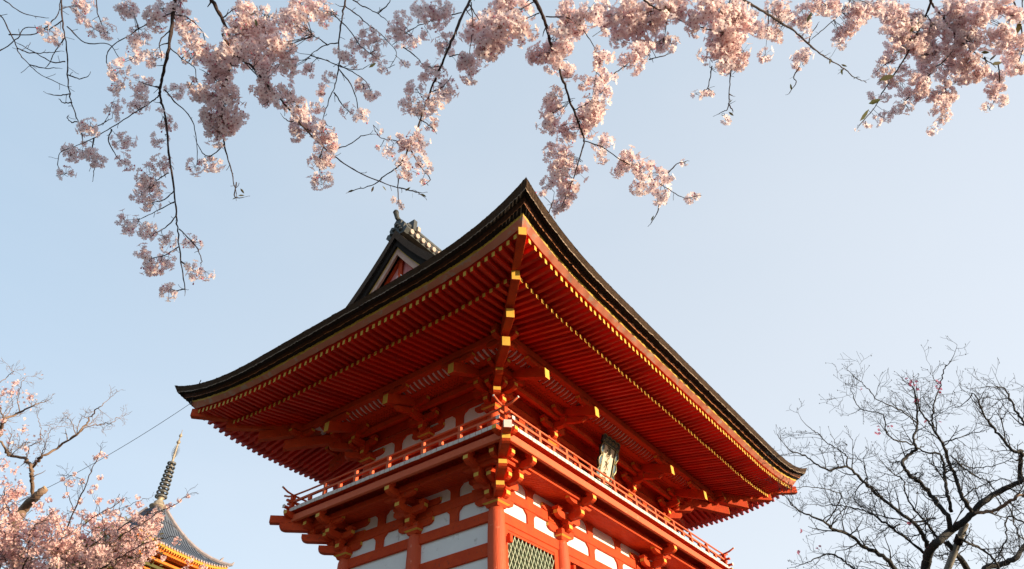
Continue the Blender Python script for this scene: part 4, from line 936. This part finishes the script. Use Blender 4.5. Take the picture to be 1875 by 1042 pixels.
# ------------------------------------------------------------------ bare tree on the right with its prop
DR = 9.5
def zt(lst, sc_=2.592, ox=1370, oy=640): return [(x/sc_+ox, y/sc_+oy, w/sc_ if w else None) for x, y, w in lst]
def line3(pts, w0, w1, d0, d1, sc_, ox, oy):
    n = len(pts); out_ = []
    for j, (x, y) in enumerate(pts):
        t = j/max(1, n-1); d = d0+(d1-d0)*t+.12*math.sin(j*1.7+x*.01); u, v = x/sc_+ox, y/sc_+oy
        out_.append((*at(u, v, d), max(.003, .5*(w0+(w1-w0)*t)/sc_*d/FPX)))
    return out_
bt = empty('bare_tree'); tag(bt, 'leafless dark-limbed tree with a few magenta buds to the right of the gate', 'tree')
RT = [
 ([(790, 1500), (820, 1250), (835, 1120), (840, 1042), (860, 960), (900, 910), (960, 860), (1040, 800), (1120, 720), (1200, 670), (1309, 620), (1420, 560)], 50, 17, 9.5, 9.2),
 ([(960, 850), (950, 800), (900, 730), (850, 670), (800, 620), (760, 590), (735, 550), (740, 520), (790, 480), (800, 470), (785, 420), (805, 350), (800, 270), (790, 200)], 20, 6, 9.4, 9.9),
 ([(1060, 770), (1020, 700), (990, 620), (960, 550), (930, 460), (900, 410), (860, 350), (820, 300), (800, 240)], 16, 5, 9.3, 9.0),
 ([(880, 370), (875, 300), (885, 240), (910, 170), (930, 100), (950, 70)], 7, 3, 9.0, 9.1),
 ([(965, 770), (950, 700), (935, 640), (930, 560), (910, 500), (850, 490), (800, 465)], 14, 5, 9.4, 10.0),
 ([(850, 940), (830, 880), (780, 820), (700, 760), (640, 710), (590, 670), (530, 610), (470, 555), (400, 570), (330, 550), (280, 510), (200, 480)], 18, 4, 9.5, 8.8),
 ([(470, 550), (465, 500), (420, 470), (370, 440), (330, 400), (290, 370)], 6, 3, 9.0, 9.2),
 ([(840, 970), (780, 920), (700, 860), (620, 800), (560, 770), (490, 750), (420, 740), (340, 740)], 12, 3, 9.5, 9.9),
 ([(820, 1200), (760, 1100), (700, 1042), (660, 1000), (600, 960), (540, 930), (480, 880), (400, 850), (370, 820), (290, 790), (230, 760), (180, 700)], 24, 3, 9.5, 8.9),
 ([(370, 820), (410, 760), (440, 710), (430, 680), (360, 660), (270, 650)], 5, 3, 9.2, 9.0),
 ([(900, 890), (840, 820), (790, 760), (750, 690), (735, 620), (690, 590), (640, 540)], 10, 3, 9.5, 9.8),
 ([(560, 1120), (500, 1042), (450, 1000), (400, 970), (330, 990), (280, 1010)], 10, 3, 9.3, 9.3),
 ([(1290, 640), (1290, 560), (1300, 490), (1260, 480), (1210, 430), (1160, 370), (1140, 340), (1100, 270), (1075, 210), (1030, 250)], 18, 3, 9.2, 8.8),
 ([(1420, 480), (1350, 400), (1309, 350), (1270, 290), (1240, 230), (1220, 190), (1180, 175), (1110, 180)], 12, 3, 9.0, 9.3),
 ([(1080, 775), (1170, 765), (1230, 730), (1270, 700), (1309, 690), (1400, 680)], 13, 10, 9.2, 8.8),
 ([(1060, 1120), (1130, 1042), (1200, 1020), (1270, 990), (1309, 930), (1380, 860)], 26, 14, 9.8, 10.2),
 ([(990, 880), (1050, 920), (1110, 950), (1170, 1000), (1190, 1042)], 12, 7, 9.4, 9.8),
 ([(940, 910), (980, 960), (1040, 1042), (1080, 1150)], 20, 24, 9.6, 9.9),
 ([(800, 350), (740, 300), (680, 270), (620, 240), (560, 180), (530, 150)], 6, 3, 9.7, 9.5),
 ([(790, 450), (700, 430), (650, 390), (640, 310), (560, 290), (520, 270), (490, 200)], 6, 3, 9.6, 9.3),
 ([(960, 500), (1020, 560), (1080, 600), (1130, 620), (1180, 680), (1240, 760), (1280, 870), (1309, 900)], 6, 4, 9.2, 9.7),
 ([(720, 830), (660, 850), (610, 880)], 6, 3, 9.6, 9.4), ([(890, 800), (800, 820), (740, 815), (640, 790), (560, 780)], 7, 3, 9.3, 9.6),
 ([(560, 610), (500, 700), (560, 760)], 5, 3, 9.1, 9.5), ([(1000, 720), (1060, 670), (1130, 640), (1210, 610), (1260, 640)], 5, 3, 9.3, 9.1),
 ([(1309, 820), (1240, 790), (1220, 830), (1225, 900), (1190, 980)], 7, 4, 9.2, 9.4), ([(930, 560), (1000, 540), (1060, 560), (1130, 560), (1200, 540)], 5, 3, 9.5, 9.1), ([(930, 440), (1000, 420), (1060, 400), (1120, 385)], 5, 3, 9.2, 8.9)]
tips = []
mainb = MB(); brb = [MB() for _ in range(4)]
for j, (pts, w0, w1, d0, d1) in enumerate(RT):
    P = line3(pts, w0*(1.2 if j else 1), w1*(1.25 if j else 1), d0, d1, 2.592, 1370, 640)
    if j == 0:
        foot = np.array(P[0][:3]); P = [(foot[0]+.3, foot[1]-.2, GZ-.1, .20), (foot[0]+.15, foot[1]-.1, (foot[2]+GZ)/2, .16)]+P
        s = limb(mainb, P, 'greybark', 10, .004, 6); tree_twigs(brb[0], s, 'greybark', tips, .45, .5, 2, .3, .0026, .55)
    else:
        s = limb(brb[j % 4], P, 'tanbark' if j == 14 else 'greybark', 6, .007, 5); tree_twigs(brb[j % 4], s, 'greybark', tips, .15, .34, 2, .08, .0017, .15, 3.2)
mainb.build('trunk', bt, True)
for q in brb: q.build('branches', bt, True)
b = MB()
for p, d in tips:
    if rs.rand() < .3: b.lathe(tuple(p), [(.002, -.010), (.0045, 0), (.002, .010)], 'greybark', 4)
b.build('winter_buds', bt)
P_, D_, R_ = [], [], []
zr_ = lambda x, y: (x/2.592+1370, y/2.592+640)
for x, y, n_ in ((557, 176, 2), (757, 155, 3), (775, 160, 4), (792, 142, 2), (780, 245, 3), (800, 195, 2), (897, 180, 5), (905, 200, 2), (895, 142, 2), (590, 388, 3), (617, 378, 2), (680, 365, 2), (200, 855, 2), (167, 908, 2), (357, 910, 2), (845, 343, 2), (770, 838, 2), (900, 352, 1)):
    u, v = zr_(x, y); tq = min(tips, key=lambda q: (px_of(q[0])[0]-u)**2+(px_of(q[0])[1]-v)**2)[0]
    for _ in range(n_): P_.append(tq+rs.normal(0, .022, 3)); D_.append(unit(rs.normal(0, 1, 3)-_F)); R_.append(.022)
blossoms('flowers', bt, P_, D_, R_, ['petal3', 'petal3'])
pr = empty('prop_pole'); tag(pr, 'grey timber pole propping up the forked bare tree on the right', 'prop')
b = MB(); top_ = at(1768, 958, 9.45); d_ = unit(top_-at(1722, 1075, 9.7)); L_ = (top_[2]-GZ)/d_[2]
b.tube([top_-d_*L_, top_-d_*L_*.5, top_], [.055, .048, .043], 'prop', 10); b.build('pole', pr, True)
b = MB(); b.tube([top_-d_*.32, top_-d_*.22], [.056, .056], 'dark', 10); b.build('binding', pr)

# ------------------------------------------------------------------ trees at lower left
zl = lambda x, y: (x/2.727, y/2.727+660)
lt = empty('pruned_tree'); tag(lt, 'tan-barked tree with a sawn-off limb, thin bare shoots and sparse pink buds at far left', 'tree')
b = MB(); tr = MB()
P = line3([(40, 1150), (40, 950), (60, 850), (90, 785), (130, 728), (180, 680), (226, 640)], 70, 34, 11, 10.6, 2.727, 0, 660)
foot = np.array(P[0][:3]); s = limb(tr, [(foot[0], foot[1], GZ-.1, .24)]+P, 'tanbark', 12, .004, 5)
c0 = s[-1, :3]; dv_ = unit(s[-1, :3]-s[-3, :3]); tr.build('trunk', lt, True)
cb = MB(); cb.tube([c0-dv_*.002, c0+dv_*.012], [s[-1, 3]*.97, s[-1, 3]*.94], 'cut', 14); cb.build('sawn_end', lt)
tips = []
for pts, w0, w1, d0, d1 in (([(165, 690), (160, 600), (155, 550), (130, 495), (60, 475), (40, 470), (20, 430), (-20, 380)], 20, 9, 10.8, 10.6), ([(155, 550), (190, 495), (215, 480), (300, 430), (380, 370), (430, 320), (460, 270), (500, 230), (530, 205)], 16, 3, 10.8, 10.4),
   ([(350, 390), (430, 335), (500, 320), (560, 310), (580, 285)], 6, 3, 10.6, 10.8), ([(-30, 420), (0, 370), (15, 310), (40, 285), (100, 260), (160, 225), (210, 210)], 22, 4, 10.7, 10.9), ([(205, 485), (230, 410), (250, 350), (300, 330)], 4, 2, 10.7, 10.6), ([(130, 495), (150, 430), (200, 400), (200, 330), (185, 270)], 5, 2, 10.7, 10.9), ([(60, 470), (120, 410), (150, 410)], 5, 3, 10.7, 10.5), ([(100, 260), (90, 180), (110, 110), (135, 80)], 5, 2, 10.9, 10.8), ([(20, 290), (0, 240), (-20, 180)], 8, 5, 10.8, 10.9), ([(10, 300), (60, 240), (60, 200)], 5, 2, 10.8, 11), ([(380, 370), (350, 300), (320, 270)], 4, 2, 10.5, 10.7), ([(0, 110), (40, 80), (70, 55)], 4, 2, 10.8, 10.8)):
    s = limb(b, line3(pts, w0, w1, d0, d1, 2.727, 0, 660), 'tanbark', 6, .010, 5); tree_twigs(b, s, 'tanbark', tips, .24, .22, 2, .3, .0017, .25, 3)
b.build('branches', lt, True)
P_, D_, R_ = [], [], []
for x, y, n_, sp in ((90, 100, 8, .10), (130, 160, 10, .08), (150, 200, 12, .05), (60, 170, 8, .08), (20, 200, 14, .08), (100, 240, 6, .08), (30, 130, 6, .08), (130, 350, 14, .05), (110, 345, 6, .06), (120, 420, 12, .05), (195, 380, 8, .04), (70, 370, 6, .05), (20, 400, 8, .08), (145, 460, 6, .04), (200, 515, 4, .03), (30, 600, 10, .10), (50, 520, 8, .08), (80, 540, 8, .08)):
    u, v = zl(x, y)
    for _ in range(n_): P_.append(at(u, v, 10.7)+rs.normal(0, sp, 3)); D_.append(unit(rs.normal(0, 1, 3)-_F*.6)); R_.append(.019*(.7+.5*rs.rand()))
blossoms('flowers', lt, P_, D_, R_, ['petal2', 'petal3'])

ct = empty('cherry_tree'); tag(ct, 'dense low blossoming cherry tree filling the bottom left corner in front of the pagoda', 'cherry tree')
MASS = [(30, 960, 90), (120, 1000, 90), (60, 860, 70), (0, 780, 60), (40, 700, 42), (150, 850, 62), (230, 800, 36), (220, 900, 80), (320, 1000, 90), (330, 880, 70), (430, 900, 70), (440, 800, 40), (420, 1000, 80), (540, 940, 80), (600, 860, 60), (560, 780, 34), (640, 990, 70), (660, 880, 52), (730, 830, 48), (780, 770, 34), (740, 950, 45), (800, 860, 24), (870, 905, 20), (850, 730, 14), (920, 685, 12), (700, 720, 18), (610, 700, 16), (500, 700, 18), (340, 620, 20), (320, 590, 12), (470, 500, 16), (500, 465, 13), (525, 480, 8), (490, 585, 14), (480, 635, 15), (380, 560, 10), (400, 600, 12), (440, 650, 14), (340, 680, 14), (410, 700, 16), (930, 1030, 22), (1000, 1035, 22), (820, 1000, 14), (890, 700, 10), (680, 690, 12), (560, 700, 14), (530, 740, 18), (-40, 900, 90), (60, 1080, 110), (250, 1080, 100), (450, 1080, 90), (640, 1090, 80), (850, 720, 10), (760, 850, 20), (700, 790, 30), (650, 760, 24), (760, 800, 30), (700, 900, 50), (770, 900, 34), (20, 600, 26), (90, 640, 30), (60, 560, 14), (230, 700, 16), (260, 760, 30), (380, 760, 26), (20, 300, 12), (60, 180, 16), (20, 170, 18), (90, 110, 12), (150, 200, 12), (120, 350, 12), (60, 400, 10), (130, 430, 12), (-10, 480, 22), (20, 520, 24), (60, 690, 40), (10, 360, 12), (180, 740, 30), (330, 770, 26), (290, 820, 40), (500, 830, 40), (560, 860, 40)]
tb = MB(); sb = MB()
foot = at(60, 1500, 9.3); sb_pts = [(foot[0], foot[1], GZ-.1, .22), (foot[0]+.1, foot[1], .6, .18), (*at(90, 1260, 9.4), .15), (*at(110, 1150, 9.4), .12)]
limb(sb, sb_pts, 'twig', 10, .01); sb.build('trunk', ct, True)
hub = at(110, 1150, 9.4); tips = []
for pts, w0, w1, d0, d1 in (([(250, 1100), (265, 1000), (300, 920), (370, 750), (430, 620), (470, 520), (500, 460)], 10, 3, 9.2, 8.9), ([(380, 1060), (450, 1000), (600, 880), (700, 820), (790, 760), (850, 730), (930, 680)], 9, 3, 9.2, 8.8), ([(330, 1020), (400, 970), (520, 880), (640, 815), (740, 770), (800, 750)], 7, 3, 9.5, 9.2), ([(250, 950), (300, 900), (400, 830), (560, 730), (620, 690)], 6, 3, 9.0, 9.2), ([(520, 950), (520, 830), (490, 720)], 4, 2, 9.2, 9.1), ([(0, 1100), (40, 950), (50, 800), (20, 650)], 12, 4, 9.6, 9.6), ([(120, 1100), (140, 980), (150, 850), (230, 790)], 10, 4, 9.3, 9.0), ([(420, 1090), (520, 1030), (640, 960), (760, 900), (870, 880)], 9, 3, 9.0, 8.7), ([(480, 780), (600, 740), (700, 700), (720, 690)], 3, 2, 9.1, 9.0), ([(370, 750), (340, 680), (320, 600)], 4, 2, 9.1, 9.2), ([(430, 620), (380, 580), (330, 575)], 3, 2, 9.0, 9.1)):
    Q = line3(pts, w0, w1, d0, d1, 2.727, 0, 660)
    if pts[0][1] > 1010: Q = [(*hub, Q[0][3]*1.6)]+Q
    s = limb(tb, Q, 'twig', 6, .008, 5); tree_twigs(tb, s, 'twig', tips, .24, .16, 1, .3, .0016, .3)
tb.build('branches', ct, True)
P_, D_, R_ = [], [], []; gl = MB(); tw = MB()
for x, y, r in MASS:
    u, v = zl(x, y); rp = r/2.727; d0 = 9.3; R3 = rp*d0/FPX; big = r > 30
    ctr = at(u, v, d0+(rs.uniform(-.4, .6) if big else 0)); n_ = int(rp*rp*(.52 if big else .42))+3
    # clumps inside the mass
    ncl = max(1, n_//14)
    cs_ = ctr+(rs.normal(0, 1, (ncl, 3))*R3*.55).clip(-R3, R3)*np.array([1, 1, 1])
    for c in cs_:
        for _ in range(14 if ncl > 1 else n_):
            d = unit(rs.normal(0, 1, 3)); P_.append(c+d*(.06 if big else min(R3, .06))*(.5+.6*rs.rand())); D_.append(unit(d+rs.normal(0, .4, 3))); R_.append(.020*(.75+.45*rs.rand()))
        if big:
            e = c+rs.normal(0, .12, 3); tw.tube([c, (c+e)/2+rs.normal(0, .02, 3), e], [.003, .003, .004], 'twig', 4, False)
    if big and y > 900:
        for _ in range(60): leaf(gl, ctr+rs.normal(0, R3*.6, 3)+_F*.15, rs.normal(0, 1, 3), .06)
blossoms('blossom_clusters', ct, P_, D_, R_, ['petal2', 'eye']); gl.build('young_leaves', ct); tw.build('twigs', ct)

# ------------------------------------------------------------------ three-storey pagoda far behind
pg = empty('pagoda'); tag(pg, 'distant orange pagoda with grey tiled roof and tall ringed metal spire, left of the gate', 'pagoda')
PX, PY = 16.8, 50.8
b = MB(); b.lathe((PX, PY, GZ), [(34, -.5), (26, 2.5), (16, 5.5), (12, 6.0), (0.2, 6.0)], 'hill', 40); tag(b.build('knoll', smooth=True), kind='structure')
def pside(i, h):
    return [lambda s, o, z: (PX+s, PY-o, z), lambda s, o, z: (PX-o, PY+s, z), lambda s, o, z: (PX+s, PY+o, z), lambda s, o, z: (PX+o, PY+s, z)][i]
for ti, (ze, he, hbod, ztop) in enumerate(((21.8, 4.95, 2.3, 26.5), (16.9, 5.35, 2.6, 20.2), (11.2, 5.7, 2.9, 14.5))):
    rf = empty('roof_tier', pg)
    zl_ = {0: 26.9, 1: 22.0, 2: 16.4}[ti]
    tb_ = MB(); rb = MB(); eb = MB(); fb = MB()
    for i in range(4):
        T = pside(i, he); ns = 24; nq = 10; vs = []
        top_h = .55 if ti == 0 else {1: 2.4, 2: 2.7}[ti]
        def surf(t, q):
            o = he+(top_h-he)*q; s_ = (2*t-1)*o; lift = .55*abs(2*t-1)**3*(1-q)**2
            return T(s_, o, ze+(ztop-ze)*(.42*q+.58*q**2.1)+lift)
        for q in range(nq+1):
            for j in range(ns+1): vs.append(surf(j/ns, q/nq))
        tb_.add(vs, [(a*(ns+1)+j, a*(ns+1)+j+1, (a+1)*(ns+1)+j+1, (a+1)*(ns+1)+j) for a in range(nq) for j in range(ns)], 'proof')
        # round tile rows
        for k in range(-int(he/.30), int(he/.30)+1):
            s0 = k*.30; pts = []
            for q in range(9):
                o = he+(top_h-he)*q/8
                if abs(s0) > o-.05: break
                pts.append(np.array(surf((s0/o+1)/2, q/8))+[0, 0, .03])
            if len(pts) > 1: tb_.tube(pts, .07, 'proof', 5)
            e0 = np.array(surf((s0/he+1)/2, 0)); eb.tube([e0+[0, 0, .0], np.array(T(s0, he+.06, e0[2]))], .10, 'pridge', 6)
        # hip ridge
        pts = [np.array(surf(0, q/8))+[0, 0, .13] for q in range(9)]
        rb.tube(pts, [.15]*9, 'pridge', 6); e0 = pts[0]; dv = unit(pts[0]-pts[1]); rb.tube([e0, e0+dv*.25+[0, 0, .10], e0+dv*.40+[0, 0, .35]], [.15, .13, .04], 'pridge', 6)
        e1 = pts[1]; rb.tube([e1+[0, 0, .05], e1+dv*.1+[0, 0, .30], e1+dv*.22+[0, 0, .48]], [.14, .10, .03], 'pridge', 6)
        # eave boards and rafters
        def el(s_, o): return .55*abs(s_/he)**3*(o-2)/(he-2)
        n_ = 24
        for (o0, d0_, o1, d1_, k) in ((he, -.03, he-.08, -.22, 'pyel'), (he-.08, -.22, he-.35, -.24, 'pgold'), (he-.35, -.24, he-.42, -.48, 'pgold'), (he-.42, -.30, hbod, -.35, 'pgold')):
            vs = []
            for j in range(n_+1):
                t = 2*j/n_-1; vs += [T(t*o0, o0, ze+d0_+el(t*o0, o0)), T(t*o1, o1, ze+d1_+el(t*o1, o1))]
            fb.add(vs, [(2*j, 2*j+1, 2*j+3, 2*j+2) for j in range(n_)], k)
        k = -he+.2
        while k < he-.2:
            a0 = max(abs(k), hbod)+.05
            if a0 < he-.5: fb.beam(T(k, a0, ze-.46+el(k, a0)), T(k, he-.42, ze-.46+el(k, he-.4)), .09, .12, 'pgold', (None, 'pyel'))
            if a0 < he-.2: fb.beam(T(k, max(a0, he-.9), ze-.33+el(k, he-.4)), T(k, he-.12, ze-.33+el(k, he)), .09, .10, 'pgold', (None, 'pyel'))
            k += .27
        wb = MB(); zb0 = {0: 20.2, 1: 14.5, 2: 4.4}[ti]
        wb.box(-hbod, hbod, hbod-.1, hbod, zb0-.3, ze-.4, 'pgold', T)
        for cxx in (-hbod, -hbod/3, hbod/3, hbod): wb.box(cxx-.16, cxx+.16, hbod, hbod+.1, zb0-.3, ze-.4, 'pgold', T)
        for cxx in (-2*hbod/3, 2*hbod/3): wb.box(cxx-.55, cxx+.55, hbod, hbod+.03, zb0+.9, ze-1.7, 'leaf', T)
        for st, (zz, oo) in enumerate(((1.5, .5), (1.15, .95), (.8, 1.4))): wb.box(-hbod-oo, hbod+oo, hbod+oo-.3, hbod+oo, ze-zz, ze-zz+.22, 'pgold' if st != 1 else 'leaf', T)
        wb.box(-hbod-.8, hbod+.8, hbod+.1, hbod+.8, zb0+.2, zb0+.32, 'pgold', T)
        wb.box(-hbod-.8, hbod+.8, hbod+.72, hbod+.8, zb0+1.0, zb0+1.1, 'pgold', T)
        wb.build('wall', pg)
    tb_.build('tiles', rf); rb.build('hip_ridge', rf); eb.build('eave_tiles', rf); fb.build('eave', rf)
sp = empty('spire', pg)
PA = R(13)
b = MB(); b.lathe((PX, PY, 26.3), [(.62, -.3), (.62, .45), (.72, .5), (.72, .6), (.5, .62), (.42, .95), (.20, 1.15), (.34, 1.3), (.36, 1.4), (.12, 1.5)], 'bronze2', 20); b.build('dew_basin', sp, True)
b = MB(); b.lathe((PX, PY, 0), [(.11, 26.3), (.10, 31.5), (.06, 33.4), (.02, 34.5)], 'bronze2', 10); b.build('mast', sp, True)
for k in range(9):
    zz = 27.75+k*.405; rr = .46-.017*k
    b = MB(); pts = [(PX+rr*math.cos(a), PY+rr*math.sin(a), zz) for a in np.linspace(0, 2*math.pi, 25)]
    vs = []; ns = 24
    for a in np.linspace(0, 2*math.pi, ns, endpoint=False):
        for q in np.linspace(0, 2*math.pi, 8, endpoint=False):
            r2_ = rr+.075*math.cos(q); vs.append((PX+r2_*math.cos(a), PY+r2_*math.sin(a), zz+.10*math.sin(q)))
    b.add(vs, [(i*8+j, i*8+(j+1) % 8, ((i+1) % ns)*8+(j+1) % 8, ((i+1) % ns)*8+j) for i in range(ns) for j in range(8)], 'bronze')
    for a in range(4): b.tube([(PX, PY, zz), (PX+rr*math.cos(a*math.pi/2), PY+rr*math.sin(a*math.pi/2), zz)], .03, 'bronze', 5)
    b.lathe((PX, PY, zz), [(.12, -.15), (.16, -.08), (.16, .08), (.12, .15)], 'bronze2', 12)
    b.build('ring', sp, True)
b = MB()
for a in range(4):
    ca, sa = math.cos(a*math.pi/2+.4), math.sin(a*math.pi/2+.4)
    for k in range(9):
        zz = 31.45+k*.15; L = .32*math.sin(math.pi*(k+1.2)/10.5)+.06
        b.tube([(PX+ca*.05, PY+sa*.05, zz), (PX+ca*L*.7, PY+sa*L*.7, zz+.10), (PX+ca*L, PY+sa*L, zz+.24)], [.03, .022, .008], 'bronze', 4)
b.build('water_flame', sp)
b = MB(); b.lathe((PX, PY, 33.15), [(.03, -.22), (.17, -.05), (.19, .05), (.10, .2), (.04, .3)], 'bronze2', 14); b.lathe((PX, PY, 33.85), [(.03, -.2), (.15, -.04), (.15, .06), (.06, .2), (.015, .32), (.005, .6)], 'bronze2', 14); b.build('jewel', sp, True)

pg.rotation_euler.z = PA   # the pagoda stands turned a little from the gate
pg.location = (PX-(PX*math.cos(PA)-PY*math.sin(PA)), PY-(PX*math.sin(PA)+PY*math.cos(PA)), 0)

# ------------------------------------------------------------------ cable from the eave corner
cb_ = empty('cable'); tag(cb_, 'thin dark cable sagging from the left eave corner of the gate down to the left', 'cable')
e0 = np.array([-3.98, 8.3, 11.55]); e1 = np.array([-3.6, 8.5, 11.15]); far = at(-60, 955, 22.0); A0 = at(350, 738, float((e1-CAM).dot(_F)))
pts = [A0+(far-A0)*t+np.array([0, 0, -1.1*4*t*(1-t)*.35]) for t in np.linspace(0, 1, 30)]
b = MB(); b.tube(pts, .008, 'cable', 5)
q0 = at(368, 696, float((e0-CAM).dot(_F))-.15); b.tube([q0, (q0+A0)/2+_F*-.08, A0], .012, 'cable', 5); b.build('wire', cb_)
b = MB(); b.tube([A0+[0, 0, .05], A0-[0, 0, .05]], .03, 'cable', 6); b.build('clamp', cb_)
b = MB(); b.lathe((far[0], far[1], 0), [(.14, GZ), (.11, far[2]+.4)], 'prop', 12); po = b.build('utility_pole', smooth=True); tag(po, 'grey pole outside the left edge of the view that takes the thin cable', 'pole')
